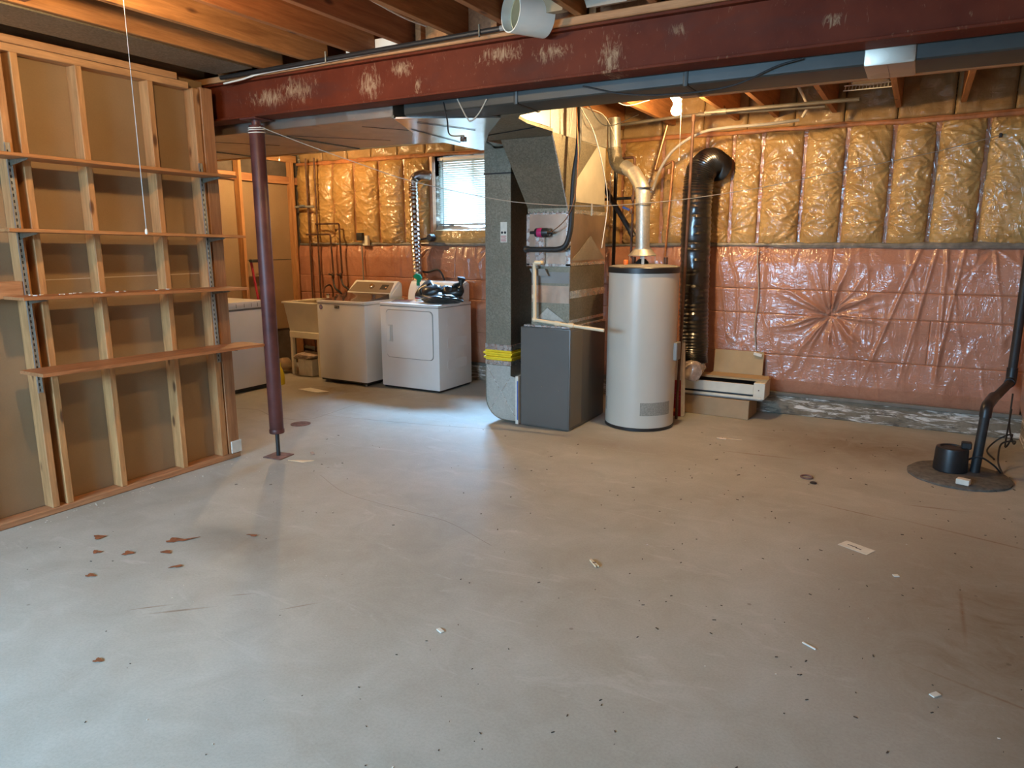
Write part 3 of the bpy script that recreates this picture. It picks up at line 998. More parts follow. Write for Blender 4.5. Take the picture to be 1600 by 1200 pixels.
# ---- window 1
win = thing('window_1', 'small high basement window with closed white blinds', 'window', (-4.42, 6.9, 1.68), kind='structure')
f = MB()
f.box(WX0, WX0 + .045, 6.9, 6.97, WZ0, WZ1, .003); f.box(WX1 - .045, WX1, 6.9, 6.97, WZ0, WZ1, .003)
f.box(WX0, WX1, 6.9, 6.97, WZ0, WZ0 + .045, .003); f.box(WX0, WX1, 6.9, 6.97, WZ1 - .045, WZ1, .003)
f.box(-4.44, -4.40, 6.9, 6.97, WZ0, WZ1, .003)
f.part(win, 'window_frame', M['white_enamel'])
MB().box(WX0 + .045, -4.44, 6.93, 6.936, WZ0 + .045, WZ1 - .045).part(win, 'pane', M['glass'])
MB().box(-4.40, WX1 - .045, 6.93, 6.936, WZ0 + .045, WZ1 - .045).part(win, 'pane', M['glass'])
f = MB()
f.box(WX0 - .03, WX0, 6.74, 6.9, WZ0 - .02, WZ1 + .02); f.box(WX1, WX1 + .03, 6.74, 6.9, WZ0 - .02, WZ1 + .02)
f.box(WX0, WX1, 6.74, 6.9, WZ1, WZ1 + .02)
f.part(win, 'window_reveal', simple('film_over_reveal', (0.55, 0.27, 0.13), 0.45, 0, 0.3, 10, 0.5, 16, coat=.8, coat_rough=.15))
# film drawn over the sill, sloping down into the wall
def sill(X, Z): return 0.0 * X
xs = np.linspace(WX0, WX1, 60); ts = np.linspace(0, 1, 24)
V = []; F = []
for i, x in enumerate(xs):
    for j, t in enumerate(ts):
        y = 6.90 - 0.155 * t
        z = 1.745 - 0.10 * t ** 1.5 + 0.022 * float(fbm(x, t * 0.3, 7, 3, 77))
        V.append((x + 4.42, y - 6.9, z - 1.68))
for i in range(59):
    for j in range(23):
        a = i * 24 + j
        F.append((a, a + 1, a + 25, a + 24))
me = bpy.data.meshes.new('sill_film'); me.from_pydata(V, [], F)
me.polygons.foreach_set('use_smooth', [True] * len(F)); me.materials.append(simple('white_sill_film', (0.62, 0.50, 0.40), 0.35, 0, 0.2, 8, 0.5, 20, coat=.7, coat_rough=.15))
o = bpy.data.objects.new('sill_film', me); COL.objects.link(o); o.parent = win

bl = thing('window_blind', 'white horizontal slat blind hanging in the small basement window', 'blind', (-4.42, 6.83, 1.72))
MB().box(-4.835, -3.995, 6.805, 6.85, 2.44, 2.475, .003).part(bl, 'head_rail', M['white_enamel'])
MB().box(-4.835, -3.995, 6.815, 6.845, 1.735, 1.752, .003).part(bl, 'bottom_rail', M['grey_plastic'])
slat_proto = None
ns = 29
for i in range(ns):
    z = 1.765 + (2.43 - 1.765) * i / (ns - 1)
    if slat_proto is None:
        b = MB()
        R = Matrix.Rotation(math.radians(50), 3, 'X')
        b.obox((-4.415, 6.83, z), (0.83, 0.026, 0.0008), R)
        slat_proto = b.part(bl, 'slat', M['slat'])
        z_first = z
    else:
        c = slat_proto.copy(); COL.objects.link(c); c.parent = bl
        c.location = (0, 0, z - z_first)
        c.rotation_euler = (0, 0, 0)
for x in (-4.72, -4.12):
    MB().tube([(x, 6.815, 1.75), (x, 6.815, 2.44)], 0.0012, 5).part(bl, 'ladder_cord', M['cord_white'])
MB().tube([(-4.755, 6.80, 1.58), (-4.755, 6.80, 2.45)], 0.004, 6).part(bl, 'tilt_wand', M['grey_plastic'])

# ------------------------------------------------------------------ BEAM AND POST
bm_ = thing('steel_beam', 'long red-brown primed steel I-beam carrying the ceiling joists', 'beam', (-3.0, 3.525, 2.36))
b = MB()
X0, X1 = -6.95, 0.80
b.box(X0, X1, 3.452, 3.60, 2.360, 2.374, .002)
b.part(bm_, 'lower_flange', M['primer'])
MB().box(X0, X1, 3.452, 3.60, 2.586, 2.600, .002).part(bm_, 'upper_flange', M['primer'])
MB().box(X0, X1, 3.488, 3.560, 2.374, 2.586).part(bm_, 'web', M['primer'])

po = thing('steel_post', 'round brown adjustable steel post under the beam', 'post', (-3.975, 3.515, 0))
MB().lathe((-3.975, 3.515, 0), [(0.048, 0.185), (0.050, 0.19), (0.050, 2.31), (0.048, 2.315)], 28).part(po, 'tube', M['post'])
MB().lathe((-3.975, 3.515, 0), [(0.052, 0.18), (0.054, 0.185), (0.054, 0.205), (0.052, 0.21)], 28).part(po, 'collar', M['post'])
MB().box(-4.05, -3.90, 3.44, 3.59, 2.348, 2.358, .002).part(po, 'top_plate', M['post'])
MB().lathe((-3.975, 3.515, 0), [(0.03, 2.31), (0.03, 2.35)], 20).part(po, 'neck', M['post'])
b = MB()
prof = []
for i in range(38):
    z = 0.008 + i * 0.005
    prof.append((0.0155 if i % 2 else 0.0135, z))
b.lathe((-3.975, 3.515, 0), prof, 14)
b.part(po, 'screw_rod', M['black_metal'])
b = MB().obox((-3.975, 3.515, 0.004), (0.16, 0.15, 0.008), Matrix.Rotation(0.12, 3, 'Z'), .002)
b.part(po, 'base_plate', M['rust'])

# clothesline from the post to the insulated wall
pts = [(-3.93, 3.50, 2.305), (-3.674, 3.67, 2.19), (-3.402, 3.866, 2.075), (-3.124, 4.067, 1.965), (-2.704, 4.369, 1.857), (-2.436, 4.563, 1.815), (-2.08, 4.819, 1.80),
       (-1.795, 5.024, 1.82), (-1.488, 5.245, 1.858), (-1.022, 5.581, 1.947), (-0.629, 5.864, 2.047), (-0.071, 6.267, 2.181), (0.43, 6.68, 2.335)]
cl_ = thing('clothesline', 'thin clothesline sagging from the brown post across the room to the insulated wall', 'clothesline', (-3.93, 3.50, 2.305))
MB().tube(smooth_path(pts, 5), 0.0028, 6).part(cl_, 'cord', M['cord_grey'])
b = MB()
for k, z in enumerate((2.300, 2.288, 2.270)):
    b.tube([(-3.975 + 0.0535 * math.cos(a), 3.515 + 0.0535 * math.sin(a), z + 0.004 * math.sin(a)) for a in [2 * PI * i / 24 for i in range(24)]], 0.0035, 6, closed=True)
b.part(cl_, 'wrapped_turns', M['cord_white'], 'pale cord wound round the post top')
MB().box(.42, .44, 6.67, 6.70, 2.32, 2.35, .003).part(cl_, 'hook', M['black_metal'])


def clothespin(name, loc, rotz, tilt, label, group=None, L=0.075, hang=False):
    t = thing(name, label, 'clothespin', loc, group)
    for s in (-1, 1):
        b = MB()
        R = Matrix.Rotation(rotz, 3, 'Z') @ Matrix.Rotation(tilt, 3, 'Y')
        c = Vector(loc) + R @ Vector((0, s * 0.005, 0.005))
        b.obox(c, (L, 0.0075, 0.009), R @ Matrix.Rotation(s * 0.06, 3, 'Z'), 0.0015)
        b.part(t, 'jaw', M['pine'])
    c = Vector(loc) + R @ Vector((0.006, 0, 0.0075))
    MB().tube([c + R @ Vector((0, s * 0.009, 0.002)) for s in (-1, 1)], 0.0035, 8).part(t, 'spring', M['chrome'])
    return t


M['pine'] = simple('pale_pine', (0.70, 0.52, 0.32), 0.6, 0, 0.15, 20)
clothespin('clothespin', (-2.085, 4.815, 1.775), 0.6, PI / 2, 'wooden clothespin clipped on the line beside the furnace duct', L=0.085)

# ------------------------------------------------------------------ SHELVES on the studwork
def standard(y, z0, z1, label, y_top):
    t = thing('shelf_standard', label, 'shelf standard', (PX + .004, y, z0), 'slotted steel shelf standards on the studs')
    b = MB()
    for (dy, dz) in ((-0.011, 0), (0.011, 0)):
        b.beam_between((PX + .007, y + dy, z0), (PX + .007, y_top + dy, z1), 0.002, 0.012, (1, 0, 0))
    b.beam_between((PX + .0025, y, z0), (PX + .0025, y_top, z1), 0.022, 0.003, (1, 0, 0))
    b.part(t, 'channel', M['galv_light'])
    b = MB()
    n = int((z1 - z0) / 0.032)
    for i in range(n):
        zz = z0 + 0.016 + i * 0.032
        yy = y + (y_top - y) * (zz - z0) / (z1 - z0)
        b.box(PX + .0042, PX + .0052, yy - .003, yy + .003, zz - .008, zz + .008)
    b.part(t, 'slots', M['black_rubber'], kind='stuff')
    return t


def bracket(root_label, y, z, L):
    t = thing('shelf_bracket', root_label, 'bracket', (PX + .01, y, z), 'steel shelf brackets')
    b = MB()
    b.ext([(PX + .006, y - .002, z - .034), (PX + .006, y - .002, z - .001), (PX + L, y - .002, z - .001), (PX + L, y - .002, z - .007), (PX + .03, y - .002, z - .028)], (0, .004, 0))
    b.part(t, 'arm', M['galv'])
    b = MB().box(PX + .006, PX + L, y - .008, y + .008, z - .002, z - .0005)
    b.part(t, 'lip', M['galv'])
    return t


standard(2.075, 0.72, 2.06, 'left slotted steel shelf standard on the paired studs', 2.070)
standard(3.255, 0.72, 2.06, 'right slotted steel shelf standard on the end studs', 3.235)
shelves = [(1.975, 1.965, 1.90, 3.36, .19, 'topmost narrow wooden shelf board on the studwork'),
           (1.600, 1.575, 1.93, 3.40, .19, 'second wooden shelf board from the top, on the studwork'),
           (1.250, 1.225, 1.95, 3.38, .20, 'third wooden shelf board from the top, on the studwork'),
           (0.845, 0.825, 1.98, 3.46, .23, 'lowest wooden shelf board on the studwork, with a rough left end')]
for i, (zl, zr, y0, y1, dep, lab) in enumerate(shelves):
    b = MB()
    a = Vector((PX + 0.012 + dep / 2, y0, zl + .009)); c = Vector((PX + 0.012 + dep / 2, y1, zr + .009))
    if i == 3:
        # rough-ended plank with a thicker, curled left end
        n = 24
        for k in range(n):
            t0 = k / n; t1 = (k + 1) / n
            pa = a.lerp(c, t0); pb = a.lerp(c, t1)
            b.beam_between(pa, pb, dep, 0.019)
    else:
        b.beam_between(a, c, dep, 0.018, bev=0.002)
    o = b.solo('shelf_board', M['shelf'], lab, 'shelf', 'wooden shelf boards on the studwork')
    for (yy, side) in ((2.075, 'left'), (3.245, 'right')):
        t_ = (yy - y0) / (y1 - y0)
        zz = zl + (zr - zl) * t_
        bracket('grey steel bracket under the %s shelf board, %s end' % (('topmost', 'second', 'third', 'lowest')[i], side), yy, zz - .0005, dep * 0.95)
# strip of chalky fragments lying on the third board
b = MB()
for k in range(16):
    yy = 2.0 + random.random() * 0.9
    b.obox((PX + 0.05 + random.random() * .1, yy, 1.250 - 0.0175 * (yy - 1.95) + 0.0205), (random.uniform(.005, .02), random.uniform(.005, .02), .004), Matrix.Rotation(random.random() * 3, 3, 'Z'))
b.solo('plaster_crumb', M['paper'], 'pale plaster crumbs lying along the third shelf board', 'crumbs', kind='stuff')

# ------------------------------------------------------------------ LIGHTS
def bare_bulb(loc, power, label, string_to, top=None):
    x, y, z = loc
    t = thing('bare_bulb', label, 'light bulb', (x, y, z + .12), 'bare bulbs on porcelain lampholders')
    zt = top if top else 2.64
    MB().lathe((x, y, 0), [(0.050, zt), (0.056, zt - .01), (0.045, zt - .03), (0.028, zt - .05), (0.024, z + .045), (0.02, z + .04)], 24).part(t, 'lampholder', M['white_enamel'])
    em = make_emit('lit_bulb', BULB_COL, power)
    prof = [(0.013, .055), (0.015, .045), (0.024, .028), (0.034, .008), (0.037, -.008), (0.033, -.024), (0.021, -.035), (0.004, -.039)]
    MB().lathe((x, y, z), prof, 20).part(t, 'bulb', em)
    MB().tube([(x + .035, y, zt - .03), (x + .036, y, z), (x + string_to[0], y + string_to[1], string_to[2])], 0.0013, 5).part(t, 'pull_string', M['cord_white'])
    MB().lathe((x + string_to[0], y + string_to[1], string_to[2] - .02), [(0.001, .024), (0.005, .018), (0.006, .004), (0.003, 0)], 10).part(t, 'string_bell', M['pvc_white'])
    return t


bare_bulb((-2.83, 1.86, 2.53), BULB_POWER['workshop'], 'bare lit bulb above the shelves, its long pull string hanging in view', (0.036, 0.0, 1.60))
bare_bulb((-1.65, 5.32, 2.49), BULB_POWER['heater'], 'bare glowing bulb on the joists behind the water heater', (0.037, 0.0, 2.15), 2.60)
bare_bulb((-6.0, 5.55, 2.50), BULB_POWER['laundry'], 'bare lit bulb over the laundry sink, hidden above the duct', (0.036, 0.0, 2.40), 2.62)

# ------------------------------------------------------------------ DUCTWORK
rt = thing('return_duct', 'wide flat galvanised return duct running behind the beam', 'duct', (-4.5, 4.1, 2.30))
b = MB().box(-6.87, -2.90, 3.625, 4.65, 2.30, 2.59, .004)
b.part(rt, 'trunk', M['galv_warm'])
MB().box(-3.24, -2.97, 4.652, 5.74, 2.305, 2.585, .004).part(rt, 'branch', M['foil_bright'], 'bright foil-faced branch')
b = MB()
prev = None
MB().ext([(-2.895, 3.63, 2.290), (-2.33, 3.91, 2.290), (-2.31, 3.93, 2.290), (-2.69, 4.41, 2.290), (-2.98, 4.84, 2.290), (-3.10, 5.19, 2.290), (-3.24, 5.19, 2.290), (-3.24, 4.66, 2.290), (-3.50, 4.60, 2.290), (-3.15, 4.15, 2.290)], (0, 0, .010)).part(rt, 'foil_sheet', M['foil_bright'], 'shiny foil patch on the duct underside')
for x in (-2.905, -4.1, -5.3):
    MB().box(x, x + .02, 3.617, 4.66, 2.292, 2.31, .002).part(rt, 'seam_strip', M['galv'])
for (p, q) in (((-4.05, 3.85, 2.296), (-3.55, 4.40, 2.296)), ((-3.3, 3.8, 2.296), (-2.95, 4.35, 2.296)), ((-4.8, 3.8, 2.296), (-4.5, 4.2, 2.296)), ((-2.85, 3.80, 2.287), (-2.70, 4.25, 2.287)), ((-3.05, 4.0, 2.287), (-3.12, 4.7, 2.287))):
    MB().beam_between(p, q, 0.006, 0.003).part(rt, 'crease', M['black_metal'])
MB().box(-6.9, -3.30, 4.665, 4.705, 2.295, 2.335, .003).part(rt, 'edge_strip', M['nailer'], 'orange wooden batten along the back edge')
# drop to the furnace
dp = thing('return_drop', 'tall galvanised return drop with yellow canvas joint beside the furnace', 'duct', (-3.1, 5.4, 0))
DX0, DX1, DY0, DY1 = -3.215, -2.965, 5.20, 5.74
MB().box(DX0, DX1, DY0, DY1, 0.64, 2.10, .003).part(dp, 'riser', M['galv'])
b = MB()
b.box(DX0 - .003, DX1 + .003, DY0 - .004, DY1, 2.10, 2.30, .003)
b.part(dp, 'top_collar', M['galv'])
MB().box(DX0 - .006, DX1 + .006, DY0 - .008, DY1 + .004, 2.095, 2.105).part(dp, 'seam', M['black_metal'])
MB().box(DX0 - .004, DX1 + .004, DY0 - .005, DY1 + .004, 0.635, 0.685, .002).part(dp, 'band', M['foil'])
b = MB()
for k in range(5):
    z = 0.635 - k * 0.018
    o_ = 0.004 + (0.012 if k % 2 else 0)
    b.box(DX0 - o_, DX1 + o_, DY0 - o_, DY1, z - .018, z, .003)
b.jitter(.006, 22)
b.part(dp, 'canvas_joint', M['yellow'], 'bright yellow canvas joint')
MB().box(DX0 - .004, DX1 + .004, DY0 - .005, DY1 + .004, 0.505, 0.545, .002).part(dp, 'band', M['foil'])
# boot curving into the furnace side
pts2 = [(DX0, .505), (DX0, .22)]
for k in range(1, 9):
    a = PI + (PI / 2) * k / 8
    pts2.append((DX0 + .19 + .19 * math.cos(a), .215 + .19 * math.sin(a)))
pts2 += [(-2.905, .025), (-2.905, .41), (DX1, .42), (DX1, .505)]
MB().ext([(x, DY0, z) for x, z in pts2], (0, .53, 0)).part(dp, 'boot', M['galv_light'])
b = MB()
cx, cz = -3.06, .265
for (p, q) in (((DX0 + .01, DY0 - .001, .49), (-2.92, DY0 - .001, .06)), ((DX1 - .01, DY0 - .001, .40), (DX0 + .04, DY0 - .001, .10))):
    b.beam_between(p, q, 0.004, 0.004, (0, 1, 0))
b.part(dp, 'cross_break', M['foil'])
MB().tube([(x, DY0 - .002, z) for x, z in pts2], 0.004, 6, closed=True).part(dp, 'seam', M['galv'])
lab = MB().box(-3.063, -3.0, DY0 - .0025, DY0 - .001, 1.545, 1.71)
lb = lab.part(dp, 'sticker', M['paper'], 'white sticker with two round marks and red lines')
for x in (-3.047, -3.018):
    MB().lathe((x, DY0 - .004, 1.625), [(0.0105, -.0005), (0.0105, .001)], 16, 'y').part(lb, 'round_mark', M['dark_plastic'])
for k, z in enumerate((1.597, 1.588, 1.575, 1.565, 1.556)):
    MB().box(-3.058, -3.006 - .006 * (k % 2), DY0 - .0045, DY0 - .0025, z - .002, z + .002).part(lb, 'printed_line', M['red_metal'])
fi = thing('air_filter', 'blue-edged white furnace filter standing in the slot beside the furnace', 'filter', (-2.885, 5.19, 0))
MB().box(-2.902, -2.874, 5.165, 5.70, .012, .43, .002).part(fi, 'frame', M['paper'])
MB().box(-2.884, -2.875, 5.161, 5.1645, .05, .39).part(fi, 'printed_edge', M['blue'])

# supply trunk
sp = thing('supply_duct', 'galvanised supply duct running right behind the steel beam', 'duct', (-1.0, 3.75, 2.30))
b = MB()
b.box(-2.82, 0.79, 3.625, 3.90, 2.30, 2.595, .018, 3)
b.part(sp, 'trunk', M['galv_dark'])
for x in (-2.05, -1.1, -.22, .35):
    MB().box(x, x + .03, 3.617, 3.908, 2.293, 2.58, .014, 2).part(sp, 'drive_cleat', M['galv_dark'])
MB().box(-.30, -.10, 3.612, 3.912, 2.293, 2.45, .014, 2).part(sp, 'tape_patch', M['galv_warm'])
MB().box(-1.2, .79, 3.91, 3.95, 2.30, 2.345, .003).part(sp, 'edge_strip', M['nailer'], 'tan strip standing in for the warm reflection along the duct edge')  # added strip imitates the insulation's tan reflection under the duct

# ------------------------------------------------------------------ FURNACE
FX0, FX1, FY0, FY1 = -2.865, -2.405, 5.19, 5.93
fu = thing('furnace', 'dark grey upright furnace with foil-taped metal plenum above', 'furnace', (-2.635, 5.56, 0))
MB().box(FX0, FX1, FY0, FY1, 0.008, 0.855, .006, 2).part(fu, 'cabinet', M['grey_steel'])
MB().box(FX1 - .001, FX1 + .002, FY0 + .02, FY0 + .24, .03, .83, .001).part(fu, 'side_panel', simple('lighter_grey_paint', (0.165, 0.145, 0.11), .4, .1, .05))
MB().box(FX0 + .01, FX1 - .01, FY0 - .003, FY0, .02, .845, .001).part(fu, 'front_panel', M['grey_steel'])
b = MB()
for (y, z) in ((5.22, .33), (5.40, .36), (5.25, .42), (5.55, .6)):
    b.lathe((FX1 + .002, y, z), [(0.004, 0), (0.004, .003), (0.001, .004)], 8, 'x')
for (x, z) in ((-2.80, .37), (-2.66, .36), (-2.5, .34)):
    b.lathe((x, FY0 - .005, z), [(0.001, -.002), (0.004, 0), (0.004, .003)], 8, 'y')
b.part(fu, 'screws', M['chrome'], kind='stuff')
CX0, CX1 = -2.775, -2.425
coil = MB().box(CX0, CX1, 5.21, 5.92, .857, 1.36, .003).part(fu, 'coil_case', M['galv'])
MB().box(-2.81, -2.425, 5.20, 5.93, 1.36, 1.78, .003).part(fu, 'upper_case', simple('tarnished_reflecting_foil', (0.60, 0.47, 0.36), .3, .9, .2, 3, .4, 12))  # tarnish tone also holds the insulation's warm reflection
MB().box(CX0 - .06, CX1 + .01, 5.19, 5.94, .857, .875, .002).part(fu, 'foil_skirt', M['foil'])
mtan = simple('foil_warm_reflection', (0.62, 0.46, 0.34), .3, .85, .25, 5, .4, 14)  # coppery tone imitates the insulation mirrored in the foil
MB().box(CX0 + .005, CX1 - .004, 5.206, 5.2095, 1.22, 1.31).part(fu, 'access_panel', M['grey_plastic'])
MB().box(CX0 + .005, CX1 - .004, 5.204, 5.2095, 1.06, 1.20).part(fu, 'foil_tape', mtan)
MB().ext([(CX0 + .02, 5.209, .90), (CX1 - .02, 5.209, .90), (-2.62, 5.198, 1.02)], (0, .0015, 0)).part(fu, 'cross_break', M['galv_light'])
for (y0, y1, z0, z1, mm) in ((5.21, 5.93, 1.10, 1.16, 'foil'), (5.21, 5.93, .90, .925, 'foil')):
    MB().box(CX1 - .0005, CX1 + .0015, y0, y1, z0, z1).part(fu, 'foil_tape', M[mm])
for (x0, x1, z0, z1) in ((-2.815, -2.79, 1.36, 1.79), (-2.46, -2.42, 1.36, 1.80), (-2.815, -2.42, 1.765, 1.79), (-2.815, -2.42, 1.355, 1.375), (-2.735, -2.69, 1.37, 1.62)):
    MB().box(x0, x1, 5.1965, 5.1995, z0, z1).part(fu, 'foil_tape', M['foil'])
for (z0, z1) in ((1.36, 1.385), (1.77, 1.80)):
    MB().box(-2.4245, -2.4215, 5.20, 5.93, z0, z1).part(fu, 'foil_tape', M['foil'])
MB().ext([(-2.424, 5.22, 1.40), (-2.424, 5.92, 1.40), (-2.412, 5.57, 1.60)], (.0015, 0, 0)).part(fu, 'cross_break', M['galv_light'])
# transition flaring up to the trunk
b = MB()
b.hexa([(-2.80, 5.20, 1.80), (-2.445, 5.20, 1.80), (-2.445, 5.93, 1.80), (-2.80, 5.93, 1.80)],
       [(-2.85, 4.82, 2.33), (-2.405, 4.82, 2.33), (-2.445, 5.93, 2.33), (-2.85, 5.93, 2.33)])
b.part(fu, 'plenum', M['galv'], 'slanting galvanised plenum', angle=15)
MB().box(-2.805, -2.44, 5.192, 5.935, 1.775, 1.845, .003).part(fu, 'plenum_collar', M['galv'])
b = MB()
b.tube([(-2.447, 5.195, 1.80), (-2.405, 4.815, 2.33)], .006, 6)
b.part(fu, 'corner_seam', M['foil'])
b = MB()
for k in range(9):
    x = -2.80 + k * .042
    b.ext([(x, 5.188, 1.772), (x + .03, 5.186, 1.772), (x + .022 + random.uniform(-.01, .01), 5.185, 1.793)], (0, .002, 0))
b.part(fu, 'foil_edge', M['foil'], kind='stuff')
# white board added as the bright lit patch, and square upper plenum
MB().box(-2.855, -2.325, 3.92, 4.62, 2.325, 2.58, .003).part(fu, 'supply_neck', M['galv_light'])
MB().box(-2.324, -2.318, 3.95, 4.61, 2.33, 2.585).part(fu, 'lit_patch_board', M['white_enamel'], 'white board added for the bright lit opening above the plenum')
MB().ext([(-2.30, 3.91, 2.302), (-2.06, 3.91, 2.302), (-2.20, 3.97, 2.302), (-2.26, 4.06, 2.302), (-2.30, 4.25, 2.302), (-2.31, 4.64, 2.302), (-2.41, 4.82, 2.302), (-2.95, 4.82, 2.302), (-2.68, 4.40, 2.302)], (0, 0, .02)).part(fu, 'plenum_underside', M['galv'])
for (p, q) in (((-2.85, 4.815, 2.305), (-2.405, 4.815, 2.305)), ((-2.9, 4.6, 2.299), (-2.32, 4.40, 2.299))):
    MB().beam_between(p, q, .008, .006).part(fu, 'seam', M['black_metal'])
MB().box(-2.62, -2.43, 4.84, 5.92, 2.335, 2.59, .003).part(fu, 'upper_plenum', M['galv_light'])
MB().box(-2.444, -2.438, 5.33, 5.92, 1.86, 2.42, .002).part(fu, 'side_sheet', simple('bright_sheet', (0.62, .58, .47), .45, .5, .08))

# insulated refrigerant line
rl = thing('refrigerant_line', 'thick black foam-covered refrigerant line bending in front of the furnace plenum', 'pipe', (-2.4, 5.1, 1.5))
path = round_corners([(-2.80, 5.20, 1.49), (-2.78, 5.11, 1.49), (-2.43, 5.11, 1.49), (-2.385, 5.12, 1.62), (-2.365, 5.12, 2.05), (-2.33, 5.12, 2.25), (-2.33, 5.12, 2.62)], .09, 7)
MB().tube(path, .021, 12).part(rl, 'foam_sleeve', M['black_rubber'])
MB().tube(smooth_path([(-2.345, 5.09, 2.60), (-2.325, 5.10, 2.2), (-2.34, 5.09, 1.9), (-2.40, 5.09, 1.74), (-2.52, 5.10, 1.64), (-2.62, 5.12, 1.62)], 6), .004, 6).part(rl, 'small_copper_line', M['copper_bright'])
MB().lathe((-2.80, 5.155, 1.49), [(0.024, 0), (0.028, .01), (0.024, .03)], 14, 'y').part(rl, 'end_grommet', M['black_rubber'])
# actuator
ac = thing('line_filter_drier', 'small black canister with a magenta label in front of the foil-taped case', 'canister', (-2.65, 5.13, 1.61))
MB().lathe((-2.70, 5.14, 1.622), [(0.012, -.05), (0.013, -.01), (0.034, 0), (0.036, .01), (0.036, .10), (0.032, .115), (0.012, .118), (0.010, .15)], 20, 'x').part(ac, 'body', M['dark_plastic'])
MB().lathe((-2.70, 5.14, 1.622), [(0.0365, .02), (0.0368, .022), (0.0368, .06), (0.0365, .062)], 20, 'x').part(ac, 'printed_band', M['magenta'])
MB().box(-2.69, -2.64, 5.17, 5.196, 1.38, 1.60, .003).part(ac, 'mount_strip', M['foil'])
# condensate pipe
cp = thing('condensate_pipe', 'cream plastic condensate drain pipe in front of the furnace', 'pipe', (-2.7, 5.1, .92))
MB().tube([(-2.705, 5.13, 1.385), (-2.695, 5.12, .935)], .0145, 12).part(cp, 'riser', M['pvc'])
MB().tube([(-2.705, 5.12, .925), (-2.42, 5.12, .900), (-2.10, 5.155, .870)], .0135, 12).part(cp, 'run', M['pvc'])
MB().sphere((-2.698, 5.12, .928), .021).part(cp, 'elbow', M['pvc'])
MB().tube([(-2.51, 5.12, .908), (-2.46, 5.12, .903)], .019, 12).part(cp, 'coupling', M['pvc'])
MB().tube([(-2.395, 5.12, .899), (-2.35, 5.125, .895)], .019, 12).part(cp, 'coupling', M['pvc'])
MB().tube([(-2.702, 5.12, 1.10), (-2.702, 5.12, 1.13)], .019, 12).part(cp, 'coupling', M['pvc'])
MB().tube([(-2.705, 5.13, 1.385), (-2.66, 5.14, 1.385), (-2.655, 5.18, 1.385)], .016, 12).part(cp, 'trap', M['pvc'])
MB().ext([(-2.77, 5.165, 1.335), (-2.63, 5.165, 1.335), (-2.60, 5.165, 1.28), (-2.74, 5.165, 1.28)], (0, .03, 0)).part(cp, 'drip_tray', M['grey_plastic'])

# ------------------------------------------------------------------ WATER HEATER
TX, TY, TR = -2.0, 5.755, .29
wh = thing('water_heater', 'tall white cylindrical water heater with a black rim and metal flue', 'water heater', (TX, TY, 0))
MB().lathe((TX, TY, 0), [(TR - .01, .02), (TR, .028), (TR, 1.30), (TR - .004, 1.305)], 64).part(wh, 'tank', M['tank'])
MB().lathe((TX, TY, 0), [(TR - .004, 0), (TR + .004, .004), (TR + .004, .024), (TR - .004, .028)], 64).part(wh, 'base_ring', M['dark_plastic'])
MB().lathe((TX, TY, 0), [(TR + .003, 1.300), (TR + .007, 1.303), (TR + .007, 1.342), (TR, 1.350)], 64).part(wh, 'top_rim', M['dark_plastic'])
MB().lathe((TX, TY, 0), [(TR, 1.349), (TR - .03, 1.358), (.10, 1.372), (.001, 1.373)], 64).part(wh, 'top_cover', M['grey_plastic'])
# labels wrapped on the curved front
def wrap(a0, a1, z0, z1, name, mat, label=None, r=TR + .0015, n=14):
    b = MB()
    vs = []
    for k in range(n + 1):
        a = a0 + (a1 - a0) * k / n
        vs.append((TX + r * math.cos(a), TY + r * math.sin(a)))
    pts = vs + [(TX + (r - .002) * math.cos(a0 + (a1 - a0) * k / n), TY + (r - .002) * math.sin(a0 + (a1 - a0) * k / n)) for k in range(n, -1, -1)]
    b.ext([(x, y, z0) for x, y in pts], (0, 0, z1 - z0))
    return b.part(wh, name, mat, label)
LAB = simple('printed_grey_label', (0.30, 0.28, 0.23), .6, 0, .25, 90)
fa = math.atan2(-TY, -TX)
wrap(fa + .02, fa + 1.0, .135, .245, 'rating_label', LAB, 'wide grey rating label')
wrap(fa - 1.42, fa - 1.22, .14, .25, 'warning_label', LAB, 'small grey label at the left edge')
# draft hood
b = MB().lathe((TX - .01, TY - .03, 0), [(.115, 1.435), (.117, 1.44), (.085, 1.475), (.072, 1.49), (.072, 1.50)], 28)
b.part(wh, 'draft_hood', M['galv_light'])
for a in (0.4, 1.97, 3.54, 5.1):
    x = TX - .01 + .105 * math.cos(a); y = TY - .03 + .105 * math.sin(a)
    MB().beam_between((x, y, 1.368), (x, y, 1.44), .022, .003, (math.cos(a), math.sin(a), 0)).part(wh, 'hood_leg', M['galv_light'])
MB().lathe((TX - .01, TY - .03, 0), [(.05, 1.37), (.055, 1.385), (.03, 1.41), (.01, 1.41)], 20).part(wh, 'flue_collar', M['black_metal'])
MB().lathe((TX - .115, TY - .13, 0), [(.017, 1.36), (.019, 1.365), (.019, 1.40), (.014, 1.405)], 14).part(wh, 'valve_cap', M['orange'], 'orange valve cap')
for (dx, dy) in ((-.13, .10), (.15, .10)):
    MB().lathe((TX + dx, TY + dy, 0), [(.016, 1.355), (.018, 1.36), (.018, 1.42), (.012, 1.425)], 14).part(wh, 'water_nipple', M['copper'])
MB().box(TX + .270, TX + .318, TY - .03, TY + .08, .58, .73, .006).part(wh, 'gas_control', M['grey_plastic'])

